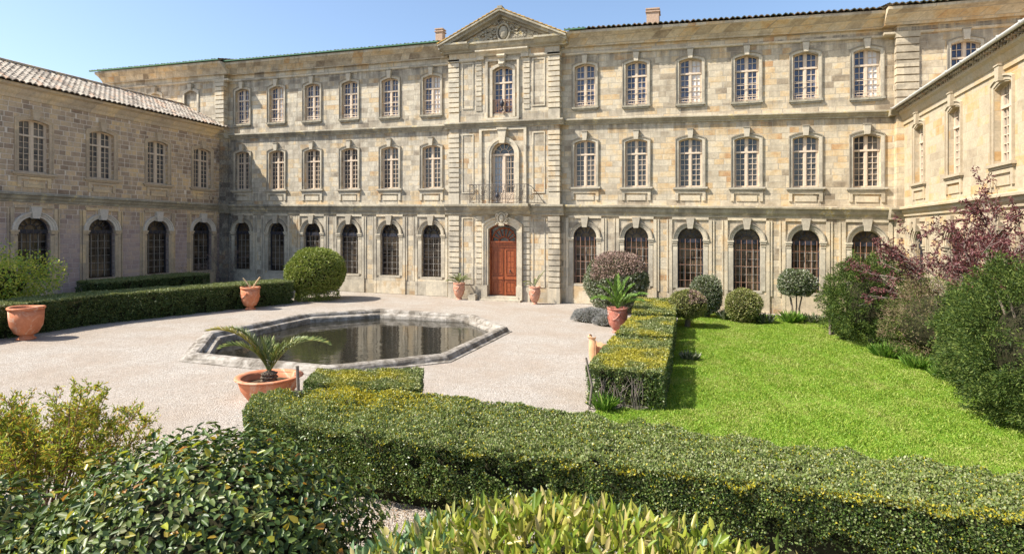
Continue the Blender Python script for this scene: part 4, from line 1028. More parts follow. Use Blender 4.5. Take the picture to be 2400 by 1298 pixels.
def ell_points(n, r3, seed, noise=.07, f=3.0, zmin=-.9, depth=.12, sq=2.0):
    r = np.random.RandomState(seed); d = nrm(r.normal(size=(int(n * 1.4), 3))); d = d[d[:, 2] > zmin][:n]
    if sq != 2.0:
        k = (np.abs(d) ** sq).sum(1) ** (-1 / sq); d2 = d * k[:, None]
    else: d2 = d
    rad = 1 + noise * snoise(d2, f, seed + 1) + noise * .5 * snoise(d2, f * 3, seed + 2)
    rad = rad * (1 - depth * np.abs(r.normal(size=len(d))) * .6) * np.where(r.rand(len(d)) < .025, 1 + .07 * r.rand(len(d)), 1)
    P = d2 * rad[:, None] * np.array(r3); N = nrm(d / np.array(r3)); return P, N, d, r
def core_ell(fo, r3, c, k=.86, mi=1, zmin=-1):
    mb = MB(); n_ = 20; m_ = 10
    for i in range(m_):
        for j in range(n_):
            q = []
            for (a_, b_) in ((i, j), (i, j + 1), (i + 1, j + 1), (i + 1, j)):
                ph = -math.pi / 2 + math.pi * a_ / m_; th = 2 * math.pi * b_ / n_
                q.append((c[0] + r3[0] * k * math.cos(ph) * math.cos(th), c[1] + r3[1] * k * math.cos(ph) * math.sin(th), c[2] + r3[2] * k * math.sin(ph)))
            mb.add(q, [[0, 1, 2, 3]])
    fo.add(mb.v, mb.f, mi)
def bush(name, x, y, cz, r3, n, L, W, mats, label, cat='shrub', seed=1, fold=False, noise=.07, group=None, trunk=None, out=.5, up=.2, mask=None, curl=.15, zmin=-.95, f=3.0, depth=.12, kcore=.86, sq=2.0, flat=0, extra=None, rnd=1.1):
    """mats: list of leaf mats..., core last.  mask(P,d,r) -> material index"""
    base = G(x); root = thing(name, (x, y, base), label, cat, group)
    P, N, d, r = ell_points(n, r3, seed, noise, f, zmin, depth, sq); P = P + np.array([0, 0, cz])
    ok = P[:, 2] > .02; P, N, d = P[ok], N[ok], d[ok]
    D, S = orient(N, r, out, rnd, up, flat); m = len(P); Ls = L * (.65 + .7 * r.rand(m)); Ws = W * (.7 + .6 * r.rand(m))
    V, F = leaf_geo(P, D, S, Ls, Ws, fold, curl); fo = Fol()
    mi = mask(P, d, r) if mask else np.zeros(m, int)
    fo.add(V, F, np.concatenate([mi, mi]) if fold else mi)
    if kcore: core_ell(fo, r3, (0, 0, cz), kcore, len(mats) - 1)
    if extra: extra(fo, r)
    fo.build('crown', mats, root)
    if trunk:
        mb = MB()
        for pts, rad in trunk: mb.tube(pts, rad, 7)
        mb.build('trunk', [M['bark']], root, smooth=True)
    return root
T0 = [([(0, 0, -.05), (.05, .03, .5), (0, 0, 1.2)], [.09, .07, .05]), ([(.1, 0, -.05), (.25, .1, .5), (.3, .1, 1.1)], [.06, .05, .04])]
# big round topiary left of the door
def skirt(fo, r):
    m = 5000; a = r.rand(m) * 6.283; z = r.rand(m) * .75; rad = 1.15 + .2 * r.rand(m) - .15 * z + .12 * np.sin(a * 3)
    keep = (np.cos(a - R(250)) > -.2) | (r.rand(m) < .3); a, z, rad = a[keep], z[keep], rad[keep]
    P = np.stack([np.cos(a) * rad, np.sin(a) * rad, z], 1); N = np.stack([np.cos(a), np.sin(a), 0 * a + .2], 1)
    D, S = orient(nrm(N), r, .5, 1.1, .1); V, F = leaf_geo(P, D, S, np.full(len(P), .1), np.full(len(P), .06)); fo.add(V, F, 0)
bush('round_topiary', -23.1, 31.6, 1.72, (1.82, 1.82, 1.48), 17000, .12, .06, [M['ball'], M['core']], 'huge round light green topiary ball at the end of the long hedge', seed=31, noise=.055, trunk=T0, extra=skirt, zmin=-.75, depth=.07, kcore=.9)
# right side round shrubs
def mask_big(P, d, r):
    t_ = snoise(d, 2.4, 5)
    dry = (d[:, 2] > .38 + .3 * t_) & (d[:, 0] > -.75) & (d[:, 1] < .6); return np.where(dry & (r.rand(len(d)) < .9), 1, 0)
bush('round_shrub', -4.75, 33.7, 1.72, (1.8, 1.7, 1.72), 17000, .11, .055, [M['laurustinus'], M['dry'], M['core']], 'largest round shrub at the facade, pinkish dry crown over white flowered green', seed=32, noise=.08, mask=mask_big, trunk=T0, zmin=-.9)
gt = 'round topiary shrubs on the lawn'
def mask_part(P, d, r): return np.where((d[:, 2] > .15) & (d[:, 0] > .1) & (r.rand(len(d)) < .75), 1, 0)
TS = [([(0, 0, -.05), (.03, 0, .35), (0, .05, .8)], [.16, .12, .08])]
bush('round_shrub', -.85, 29.6, 1.08, (.84, .82, .72), 6500, .085, .045, [M['smallball'], M['dry'], M['core']], 'round olive topiary on a thick stump with a dry pink flank, beside the hedge', seed=33, noise=.1, mask=mask_part, trunk=TS, group=gt)
bush('round_shrub', .0, 33.4, 1.2, (.82, .8, 1.1), 7500, .085, .05, [M['laurustinus'], M['core']], 'tall dark egg shaped shrub behind the stumped topiary', seed=34, noise=.09, trunk=T0, group=gt)
bush('round_shrub', 1.78, 32.3, .86, (.86, .82, .82), 7000, .085, .045, [M['smallball'], M['core']], 'yellowish ball shrub standing alone on the lawn before the arched windows', seed=35, noise=.09, trunk=TS, group=gt)
TT = [([(-.12, 0, -.05), (-.2, .05, .6), (-.3, 0, 1.2)], [.06, .05, .05]), ([(.2, 0, -.05), (.12, .0, .6), (.25, 0, 1.25)], [.05, .04, .04]), ([(-.1, 0, .1), (.0, .0, .7), (.0, .1, 1.3)], [.04, .04, .03])]
bush('standard_tree', 4.5, 34.3, 1.92, (.92, .88, .76), 6500, .10, .055, [M['laurustinus'], M['core']], 'small lollipop tree with round clipped head on thin crooked stems', 'tree', seed=36, noise=.11, trunk=TT, zmin=-.8)
# lavender mounds
bush('lavender', -5.35, 29.5, .18, (1.0, .75, .48), 8000, .10, .018, [M['lavender'], M['core']], 'low silver grey lavender mound on the gravel left of the red urn', 'plant', seed=37, noise=.12, up=.5, zmin=-.2, group='lavender mounds')
bush('lavender', -4.35, 28.6, .16, (.8, .6, .42), 6000, .10, .018, [M['lavender'], M['core']], 'smaller grey lavender mound directly behind the red palm urn', 'plant', seed=38, noise=.12, up=.5, zmin=-.2, group='lavender mounds')
# yews
def clumpy(name, x, y, cz, r3, nc, per, L, W, mats, label, seed, cat='shrub', cr=.22, mask=None, kcore=.62, noise=.12, sq=2.0, trunk=None, up=.3, drop=0):
    root = thing(name, (x, y, G(x)), label, cat)
    P, N, d, r = ell_points(nc, r3, seed, noise, 3.0, -.85, .16, sq); P = P + np.array([0, 0, cz]); ok = P[:, 2] > .05; P, N, d = P[ok], N[ok], d[ok]
    n = len(P); rad = cr * (.6 + .8 * r.rand(n)); Ax = nrm(N * 1.0 + r.normal(size=(n, 3)) * .35 + np.array([0, 0, up]))
    Q = np.repeat(P, per, 0); A = np.repeat(Ax, per, 0); rr_ = np.repeat(rad, per)
    t = r.rand(len(Q)); off = r.normal(size=Q.shape) * .42; Q = Q + (A * (t * 1.6 - .5)[:, None] + off * (1.1 - t)[:, None]) * rr_[:, None]
    D = nrm(A * .8 + off * 1.2 + r.normal(size=Q.shape) * .35); S = nrm(np.cross(D, r.normal(size=Q.shape)))
    m = len(Q); V, F = leaf_geo(Q, D, S, L * (.6 + .8 * r.rand(m)), W * (.7 + .6 * r.rand(m))); fo = Fol()
    mi = np.repeat(mask(P, d, r), per) if mask else np.zeros(m, int); ok = Q[:, 2] > .0
    fo.add(V, F, mi)
    if kcore: core_ell(fo, r3, (0, 0, cz), kcore, len(mats) - 1)
    fo.build('crown', mats, root)
    mb = MB(); rg2 = random.Random(seed)
    for k_ in range(trunk or 3):
        a = rg2.random() * 6.28; mb.tube([(.08 * math.cos(a), .08 * math.sin(a), -.05), (.3 * math.cos(a) * r3[0], .3 * math.sin(a) * r3[1], cz), (.55 * math.cos(a) * r3[0], .55 * math.sin(a) * r3[1], cz + r3[2] * .7)], [.07, .05, .02], 6)
    mb.build('trunk', [M['bark']], root); return root
YM = [M['yew'], M['core']]
clumpy('yew_bush', 6.55, 28.2, 1.55, (1.55, 1.5, 1.95), 330, 110, .10, .028, YM, 'conical dark yew bush at the far corner of the lawn', 41, cr=.33, noise=.2)
clumpy('yew_bush', 5.35, 29.9, 1.15, (.5, .5, 1.2), 110, 40, .09, .03, YM, 'thin loose evergreen sprig bush left of the conical yew', 42, kcore=.45, cr=.22)
def mj(P, d, r): return np.where(r.rand(len(d)) < .6, 0, 1)
clumpy('juniper_bush', 7.9, 25.2, 1.3, (1.6, 1.9, 1.5), 520, 50, .10, .016, [M['juniper'], M['yew'], M['core']], 'browning twiggy juniper between the two yews under the plum tree', 43, cr=.3, mask=mj, kcore=.7, noise=.18)
clumpy('yew_bush', 7.75, 17.4, 1.75, (1.8, 2.1, 2.0), 600, 150, .08, .024, YM, 'biggest dark yew bush spreading beside the near lawn', 44, cr=.33, sq=2.3, noise=.14)
clumpy('yew_bush', 8.2, 20.9, 1.6, (1.4, 1.8, 1.8), 450, 75, .10, .03, YM, 'tall yew bush rising behind the biggest yew beside the wing', 45, cr=.28)

# purple plum tree
def tree(name, x, y, label, seed, starts, leafmat, nleaf=6, L=.09, W=.04, lv=5, spread=.5, cat='tree', lth=1.5, twig=M['twig'], bias=(0, 0, .1)):
    rg_ = random.Random(seed); root = thing(name, (x, y, G(x)), label, cat); mb = MB(); tips = []
    def grow(p, d, ln, r_, k):
        pts = [p]; q = Vector(p); dd = Vector(d)
        for i in range(4):
            dd = (dd + Vector((rg_.gauss(0, .1), rg_.gauss(0, .1), rg_.gauss(0, .08))) + Vector(bias) * .12).normalized(); q = q + dd * ln / 4; pts.append(q.copy())
            if k <= 2: tips.append((q.copy(), dd.copy()))
        mb.tube(pts, [r_ * (1 - .11 * i) for i in range(5)], 5 if k > 2 else 3)
        if k > 0:
            for i in range(rg_.choice((2, 3, 3))):
                nd = (dd + Vector((rg_.gauss(0, spread), rg_.gauss(0, spread), rg_.gauss(0, spread * .7)))).normalized()
                grow(pts[rg_.choice((2, 3, 4))], nd, ln * rg_.uniform(.6, .85), r_ * .62, k - 1)
    for (d, ln, r_) in starts: grow(Vector((0, 0, 0)), Vector(d).normalized(), ln, r_, lv)
    mb.build('trunk', [twig], root)
    r = np.random.RandomState(seed); sel = [t_ for t_ in tips if t_[0].z > 1.4 and rg_.random() < .66]
    P = np.repeat(np.array([tuple(t_[0]) for t_ in sel]), nleaf, 0); A = np.repeat(np.array([tuple(t_[1]) for t_ in sel]), nleaf, 0)
    P = P + r.normal(size=P.shape) * .05; D = nrm(A * .5 + r.normal(size=P.shape) * .5 + np.array([0, 0, -.35])); S = nrm(np.cross(D, r.normal(size=P.shape)))
    m = len(P); V, F = leaf_geo(P, D, S, L * (.6 + .7 * r.rand(m)), W * (.7 + .5 * r.rand(m)), True, .1); fo = Fol(); fo.add(V, F, 0); fo.build('crown', [leafmat], root); return root
tree('plum_tree', 8.7, 23.4, 'loose purple leaved plum tree with bare grey twigs against the yellow wing', 51,
     [((-.25, .5, 1), 2.4, .055), ((-.1, -.35, 1), 2.8, .06), ((-.3, .9, .9), 2.4, .05), ((.05, -.8, 1), 2.8, .06), ((-.25, -.3, 1), 2.3, .05), ((.0, .2, 1), 2.5, .05), ((-.1, .9, 1), 2.3, .05)], M['plum'], 13, .115, .045, lv=4, spread=.42)
# bare creeper in the dark corner
tree('bare_creeper', -34.1, 35.6, 'leafless creeper of thin grey stems in the stained corner of the court', 52,
     [((-.1, -.3, 1), 1.5, .04), ((.5, -.1, 1), 1.4, .035), ((.8, -.2, .5), 1.3, .03)], M['dry'], 1, .05, .03, lv=4, spread=.45, cat='plant')
tree('bare_creeper', -34.2, 33.4, 'low tangle of bare stems against the brown wing near its corner', 53,
     [((.1, .3, 1), 1.0, .03), ((.3, -.3, 1), 1.0, .03)], M['dry'], 1, .05, .03, lv=4, spread=.5, cat='plant')

# loose shrub behind left hedge, leaves yellow green by nature
bush('leafy_shrub', -29.3, 17.6, 1.75, (2.4, 2.2, 1.55), 11000, .13, .06, [leaf_mat('bright_yellow_green_leaves', ls((.24, .32, .03), (.38, .45, .05), (.52, .55, .08), (.60, .55, .15)), trans=.45), M['lowgreen'], M['core']], 'loose yellow green shrub rising behind the long hedge at its near end', seed=61, noise=.34, kcore=.5, depth=.6, f=3.0, mask=lambda P, d, r: (r.rand(len(d)) < .25).astype(int), trunk=T0, rnd=1.4)
# foreground shrubs
def lm(P, d, r): return np.where(r.rand(len(d)) < np.where(P[:, 2] > 1.6, .13, .06), 1, 0)
def laurel_extra(fo, r):
    P, N, d, r2 = ell_points(8500, (1.75, 1.6, 1.75), 72, .1, 3.0, -.9, .35); P = P + np.array([-2.2, -.9, .0]); D, S = orient(N, r2, .5, 1.0, .1, .9)
    m = len(P); V, F = leaf_geo(P, D, S, .125 * (.65 + .6 * r2.rand(m)), .058 * (.75 + .5 * r2.rand(m)), True, .2); mi = (r2.rand(m) < .08).astype(int); fo.add(V, F, np.concatenate([mi, mi]))
    core_ell(fo, (1.75, 1.6, 1.75), (-2.2, -.9, .0), .74, 2)
bush('laurel_shrub', -5.1, 5.05, .75, (1.9, 1.65, 1.52), 23000, .088, .05, [M['laurel'], M['laurel_new'], M['core']], 'large glossy dark green laurel shrub filling the near corner', seed=71, fold=True, noise=.09, mask=lm, depth=.42, kcore=.7, f=5, curl=.2, flat=.9, extra=laurel_extra, rnd=1.0, up=.15, trunk=T0)
def ym(P, d, r): return np.where(r.rand(len(d)) < np.clip(.08 + .95 * (-.35 - d[:, 0]) * 1.6, .05, .95), 1, 0)
bush('yellow_shrub', -.95, 4.35, .9, (2.35, 1.3, 1.32), 17000, .12, .042, [M['yellow'], M['bluegreen'], M['core']], 'bright yellow green shrub with upright pointed leaves at the near edge', seed=73, fold=True, noise=.05, mask=ym, depth=.2, kcore=.82, curl=.1, out=.5, up=.4, rnd=.95, sq=2.4, trunk=T0)
# airy shrub far left foreground
def airy(name, x, y, label, seed, nst, H_, Rr_):
    rg_ = random.Random(seed); root = thing(name, (x, y, G(x)), label, 'shrub'); mb = MB(); tips = []
    for i in range(nst):
        a = rg_.random() * 6.283; rr0 = Rr_ * (rg_.random() ** .6); top = Vector((rr0 * math.cos(a), rr0 * math.sin(a), H_ * (1 - .45 * (rr0 / Rr_) ** 2) * rg_.uniform(.75, 1.05)))
        b0 = Vector((rr0 * .25 * math.cos(a), rr0 * .25 * math.sin(a), -.03)); pts = []
        for k_ in range(7):
            t_ = k_ / 6; q = b0.lerp(top, t_); q.z = top.z * (t_ ** .85); q += Vector((rg_.gauss(0, .02), rg_.gauss(0, .02), 0)); pts.append(q)
        mb.tube(pts, [.014 - .0017 * k_ for k_ in range(7)], 4)
        for k_ in range(26):
            t_ = .3 + .7 * rg_.random() ** .7; j = min(5, int(t_ * 6)); q = pts[j].lerp(pts[j + 1], t_ * 6 - j)
            dd = Vector((rg_.gauss(0, 1), rg_.gauss(0, 1), rg_.uniform(.3, 1.2))).normalized(); ln = rg_.uniform(.08, .26); e = q + dd * ln; mb.tube([q, e], .004, 3)
            for u in range(4): tips.append((q.lerp(e, .25 + .25 * u), dd))
    mb.build('stems', [simple_mat('reddish_stems', (.12, .06, .04), (.22, .12, .07), 12)], root)
    r = np.random.RandomState(seed); P = np.repeat(np.array([tuple(t_[0]) for t_ in tips]), 3, 0); A = np.repeat(np.array([tuple(t_[1]) for t_ in tips]), 3, 0); P = P + r.normal(size=P.shape) * .015
    D = nrm(A * .7 + r.normal(size=P.shape) * .6 + np.array([0, 0, .25])); S = nrm(np.cross(D, r.normal(size=P.shape))); m = len(P); V, F = leaf_geo(P, D, S, .06 * (.6 + .8 * r.rand(m)), .022 * (.7 + .6 * r.rand(m)), True, .1)
    fo = Fol(); fo.add(V, F, 0); fo.build('crown', [M['spirea']], root); return root
airy('airy_shrub', -9.05, 6.05, 'airy olive and orange leaved shrub with thin reddish stems at the near side', 81, 65, 2.12, 1.6)

# low plants round the lawn
def tuft(x, y, n, h, spread, mat, label, seed, w=.025, group=None, cat='plant', name='grass_tuft'):
    r = np.random.RandomState(seed); a = r.rand(n) * 6.283; rad = spread * r.rand(n) ** .5; P = np.stack([np.cos(a) * rad * .45, np.sin(a) * rad * .45, np.zeros(n)], 1)
    D = nrm(np.stack([np.cos(a) * rad / spread * .9, np.sin(a) * rad / spread * .9, np.ones(n)], 1) + r.normal(size=(n, 3)) * .15); S = nrm(np.cross(D, r.normal(size=(n, 3)))); H2 = h * (.6 + .6 * r.rand(n))
    V, F = leaf_geo(P, D, S, H2, np.full(n, w), True, .25); fo = Fol(); fo.add(V, F, 0); o = fo.build(name, [mat], loc=(x, y, G(x))); return tag(o, label, cat, group)
gl_ = 'low leafy plants at the lawn edge'
tuft(4.1, 33.2, 190, .6, .7, M['lowgreen'], 'strap leaved green clump under the lollipop tree', 91, .05, gl_, name='leafy_clump')
tuft(5.1, 33.6, 160, .5, .7, M['laurustinus'], 'grey leaved clump right of the lollipop tree', 92, .05, gl_, name='leafy_clump')
tuft(2.75, 32.4, 160, .5, .6, M['laurustinus'], 'grey green clump leaning on the lone ball shrub', 93, .05, gl_, name='leafy_clump')
tuft(.95, 32.9, 120, .6, .45, M['laurustinus'], 'thin leaved clump between the two topiaries', 94, .03, gl_, name='leafy_clump')
tuft(-2.45, 14.95, 140, .42, .4, M['lowgreen'], 'fresh green grass tuft at the foot of the leaning stake', 95, .02, gl_, name='leafy_clump')
tuft(-.55, 22.0, 160, .3, .5, M['laurustinus'], 'small grey weed clump in the hedge shadow on the lawn', 96, .04, gl_, name='leafy_clump')
for i, (x, y, s_, lb) in enumerate([(6.4, 25.3, .5, 'leafy weed patch at the foot of the conical yew'), (6.9, 23.6, .45, 'weed patch in front of the browning juniper'), (7.3, 22.0, .4, 'weed patch between juniper and biggest yew')]):
    tuft(x, y, 260, s_, .9, M['lowgreen'], lb, 101 + i, .05, 'weed patches under the bushes', name='weed_patch')

# ------------------------------------------------------------------ pool
def pool():
    root = thing('garden_pool', (pool_c[0], pool_c[1], G(pool_c[0])), 'octagonal stone rimmed pool with dark still water in the gravel', 'pool')
    t = NT('whitened_pool_stone'); o = t.obj(); nz = t.noise(o, 2.2, 7, .7, .4); n2 = t.noise(o, 9, 5, .7); n3 = t.noise(o, .6, 3, .5)
    col = t.ramp(n2, [(.3, (.27, .24, .20)), (.65, (.44, .40, .345))])
    nd = t.n('NewGeometry'); nx, ny, nzc = t.sep(nd.outputs['Normal'])
    col = t.mix(t.ramp(t.math('MULTIPLY_ADD', n3, .35, nz), [(.58, 0), (.78, .92)]), col, (.13, .11, .085))
    ms = t.done(t.prin(col, .9, .15, t.bump(t.math('ADD', nz, n2), .4, .02)))
    base = np.array([pool_c[0], pool_c[1], G(pool_c[0])])
    def ring(mb, prof, jit=.007):
        rgj = random.Random(4); k = 8; nseg = 8; vs = []; fs = []
        for (off, z) in prof:
            p = octo(off)
            for i in range(k):
                for j in range(nseg):
                    t_ = j / nseg; x = p[i][0] * (1 - t_) + p[(i + 1) % k][0] * t_; y = p[i][1] * (1 - t_) + p[(i + 1) % k][1] * t_
                    vs.append((x + rgj.gauss(0, jit) - base[0], y + rgj.gauss(0, jit) - base[1], G(x) + z + rgj.gauss(0, jit * .7) - base[2]))
        K = k * nseg
        for a in range(len(prof) - 1):
            for i in range(K): fs.append([a * K + i, a * K + (i + 1) % K, (a + 1) * K + (i + 1) % K, (a + 1) * K + i])
        mb.add(vs, fs)
    mb = MB(); ring(mb, [(-.16, -.05), (-.16, .03), (-.03, .05), (.0, .13), (.05, .2), (.14, .235), (.3, .235), (.38, .2), (.42, .14), (.44, .06), (.62, .03), (.66, -.02), (.68, -.25), (.68, -.6)])
    mb.build('rim', [ms], root, smooth=False)
    return root
pool()
def water_mat():
    t = NT('dark_pool_water'); g = t.n('NewGeometry').outputs['Position']
    x, y, z = t.sep(g); v = t.comb(x, t.math('MULTIPLY', y, 1.0), 0)
    h = t.math('ADD', t.noise(v, 2.2, 3, .5), t.math('MULTIPLY', t.noise(v, 7, 2, .5), .2))
    return t.done(t.prin((.022, .02, .014), .03, .6, t.bump(h, .12, .06), 0, IOR=1.33))
M['water'] = water_mat(); wz = G(pool_c[0]) - .14
mb = MB(); mb.add([(x, y, wz) for x, y in octo(.60)], [list(range(8))]); struct(mb.build('water', [M['water']]))

# ------------------------------------------------------------------ urns, pots, palms
def urn(name, x, y, h, r, mat, label, kind='vase', group='terracotta garden pots', rz=0, garland=True, z0=None):
    root = thing(name, (x, y, G(x) if z0 is None else z0), label, 'pot', group, rz)
    foot = .14 * h; mb = MB()
    if kind == 'vase':
        mb.lathe([(.30 * r * 1.5, foot), (.55 * r, foot + .05 * h), (.80 * r, .36 * h), (.90 * r, .6 * h), (.9 * r, .8 * h), (.93 * r, .92 * h), (.82 * r, .92 * h), (.75 * r, .8 * h)], 32)
    elif kind == 'cup':
        mb.lathe([(.42 * r, foot), (.62 * r, foot + .06 * h), (.85 * r, .42 * h), (.90 * r, .62 * h), (.93 * r, .92 * h), (.83 * r, .92 * h), (.8 * r, .7 * h)], 32)
    elif kind == 'bowl':
        mb.lathe([(.55 * r, 0), (.62 * r, .1 * h), (.80 * r, .45 * h), (.88 * r, .8 * h), (.9 * r, .92 * h), (.8 * r, .92 * h), (.78 * r, .6 * h)], 40)
    if garland and kind != 'bowl':
        for k_ in range(5):
            a0 = 2 * math.pi * k_ / 5; pts = []
            for i in range(9):
                a = a0 + 2 * math.pi / 5 * i / 8; zz = h * (.74 - .2 * math.sin(math.pi * i / 8)); rr_ = r * .905; pts.append((rr_ * math.cos(a), rr_ * math.sin(a), zz))
            mb.tube(pts, .016 * h / .8, 5); mb.blob((r * .91 * math.cos(a0), r * .91 * math.sin(a0), h * .74), (.05, .05, .06), 8)
            mb.tube([(r * .91 * math.cos(a0), r * .91 * math.sin(a0), h * .74), (r * .88 * math.cos(a0), r * .88 * math.sin(a0), h * .5)], .015, 4)
    mb.build('body', [mat], root, smooth=True)
    mb = MB(); rn = 36
    mb.lathe([(.86 * r, .9 * h), (.97 * r, .92 * h), (1.0 * r, .95 * h), (.99 * r, .985 * h), (.93 * r, 1.0 * h), (.84 * r, .985 * h), (.8 * r, .93 * h)], rn, mod=(lambda rr_, z, a: (rr_ * (1 + .012 * math.sin(3 * a)), z + .012 * h * math.sin(2 * a + 1))))
    mb.build('rim', [mat], root, smooth=True)
    if kind != 'bowl':
        mb = MB(); mb.lathe([(.5 * r, 0), (.52 * r, .03 * h), (.45 * r, .06 * h), (.36 * r, .1 * h), (.36 * r, foot), (.44 * r, foot + .02 * h)], 28); mb.build('foot', [mat], root, smooth=True)
    mb = MB(); mb.lathe([(.82 * r, (.84 if kind != 'bowl' else .66) * h), (.4 * r, (.86 if kind != 'bowl' else .68) * h), (.001, (.87 if kind != 'bowl' else .7) * h)], 24); mb.build('soil', [M['soil']], root, smooth=True)
    return root
def palm(x, y, z, fr, label, seed, trunk_h=.25, trunk_r=.12, L0=1.0, leaflet=.22, mat=None, group='potted palms', yellow=()):
    rg_ = random.Random(seed); root = thing('palm', (x, y, z), label, 'palm', group); mb = MB()
    prof = []
    for i in range(9):
        t_ = i / 8; prof.append((trunk_r * (.8 + .35 * math.sin(math.pi * t_ * .8)) * (1.12 if i % 2 else .9), trunk_h * t_ - .03))
    prof.append((.001, trunk_h + .02)); mb.lathe(prof, 14, mod=lambda r_, z_, a: (r_ * (1 + .09 * math.sin(5 * a + z_ * 60)), z_)); mb.build('trunk', [M['palm_bark']], root)
    for fi, (az, el, ln, droop) in enumerate(fr):
        fo = Fol(); r = np.random.RandomState(seed * 31 + fi); az = R(az); e = R(el); pts = []; p = Vector((0, 0, trunk_h * .9)); n = 16; tang = []
        hd = Vector((math.cos(az), math.sin(az), 0))
        for i in range(n + 1):
            pts.append(p.copy()); ee = e - R(droop) * (i / n) ** 1.5; d_ = hd * math.cos(ee) + Vector((0, 0, math.sin(ee))); tang.append(d_.copy()); p = p + d_ * ln / n
        m_ = MB(); m_.tube(pts, [.014 * (1 - .8 * i / n) * max(.7, ln) for i in range(n + 1)], 4); fo.add(m_.v, [f for f in m_.f if len(f) == 4], 0)
        side = hd.cross(Vector((0, 0, 1))).normalized(); Pl = []; Dl = []; Ll = []
        cnt = int(28 * max(.8, ln))
        for i in range(cnt):
            t_ = .2 + .8 * i / cnt; k_ = min(n - 1, int(t_ * n)); q = pts[k_].lerp(pts[k_ + 1], t_ * n - k_); tg = tang[k_]; nn = side.cross(tg)
            for s_ in (-1, 1):
                Pl.append(tuple(q)); dv = tg * (.55 + .5 * t_) + side * s_ * (.9 - .35 * t_) + nn * .28 + Vector((0, 0, -.06)) + Vector((rg_.gauss(0, .06), rg_.gauss(0, .06), rg_.gauss(0, .06))); Dl.append(tuple(dv.normalized()))
                Ll.append(leaflet * (.45 + .75 * math.sin(math.pi * min(1, t_ * .93 + .02))) * rg_.uniform(.85, 1.1))
        Pl = np.array(Pl); Dl = np.array(Dl); Sl = nrm(np.cross(Dl, r.normal(size=Dl.shape) * .4 + np.array([0, 0, 1.]))); V, F = leaf_geo(Pl, Dl, Sl, np.array(Ll), np.full(len(Pl), .017), True, .18)
        fo.add(V, F, 0); fo.build('frond', [M['palm_yellow'] if fi in yellow else (mat or M['palm'])], root)
    return root
# camera-facing azimuths: right in picture = 18 deg, left = 198
urn('terracotta_pot', -24.9, 16.1, 1.26, .61, M['terra'], 'big empty orange pot near the open end of the long hedge', 'cup', garland=False)
urn('terracotta_pot', -23.4, 26.3, 1.22, .52, M['terra'], 'orange vase with dead stalks by the far part of the long hedge', 'cup')
urn('terracotta_pot', -15.05, 35.35, 1.08, .39, M['terra_pale'], 'faded terracotta urn left of the red door', 'vase')
urn('terracotta_pot', -9.95, 35.1, 1.08, .37, M['terra_pale'], 'faded terracotta urn right of the red door', 'vase')
urn('terracotta_pot', -3.75, 26.7, 1.12, .47, M['terra_red'], 'wine red garlanded urn in front of the lavender and hedge', 'vase')
urn('terracotta_bowl', -10.75, 12.75, .62, .84, M['terra'], 'very wide shallow terracotta bowl near the foreground hedge', 'bowl', garland=False)
palm(-10.75, 12.75, G(-10.7) + .40, [(203, 66, 2.05, 84), (190, 72, 1.75, 80), (222, 66, 1.5, 95), (18, 58, 1.9, 92), (8, 66, 1.5, 75), (30, 75, .8, 30), (120, 80, .9, 40), (160, 84, .9, 35), (60, 80, .7, 30)],
     'palm with long arching fronds growing in the wide terracotta bowl', 3, .34, .17, leaflet=.23, yellow=(0,))
palm(-3.75, 26.7, G(-3.75) + .95, [(100, 84, 1.5, 20), (40, 78, 1.45, 30), (10, 68, 1.3, 35), (18, 45, 1.5, 55), (5, 35, 1.2, 50), (198, 50, 1.3, 85), (185, 70, 1.3, 60), (210, 80, 1.35, 30), (230, 55, 1.0, 75), (300, 65, .9, 60), (330, 55, 1.2, 60)],
     'bright green feathery palm growing in the wine red urn', 4, .14, .1, leaflet=.27, mat=M['lowgreen'])
palm(-15.05, 35.35, G(-15) + .92, [(205, 28, .85, 45), (195, 50, .8, 45), (20, 38, .8, 50), (10, 62, .75, 45), (110, 75, .7, 40), (270, 55, .6, 50), (40, 55, .7, 60), (170, 70, .7, 50)], 'small palm in the faded urn left of the door', 5, .12, .07, leaflet=.2)
palm(-9.95, 35.1, G(-9.9) + .92, [(18, 62, 1.15, 15), (12, 72, .8, 20), (198, 48, .8, 80), (190, 30, .6, 60), (100, 75, .5, 40)], 'sparse palm of a few thin fronds in the urn right of the door', 6, .18, .09, leaflet=.14)
# dead stalks
def stalks(x, y, z, label):
    root = thing('dead_agave', (x, y, z), label, 'plant'); 
    for (dx, dy, dz, w) in ((-.45, -.15, .62, .035), (.42, .14, .66, .04), (.12, .04, .3, .02), (-.1, -.03, .25, .02)):
        mb = MB(); mb.tube([(0, 0, -.05), (dx * .5, dy * .5, dz * .55), (dx, dy, dz)], [w * .7, w, w * 1.1], 6); mb.build('stalk', [simple_mat('dry_stalk', (.40, .24, .12), (.62, .50, .30), 7)], root)
stalks(-23.3, 26.3, G(-23.3) + 1.08, 'pair of dry cut agave stalks sticking out of the orange vase')
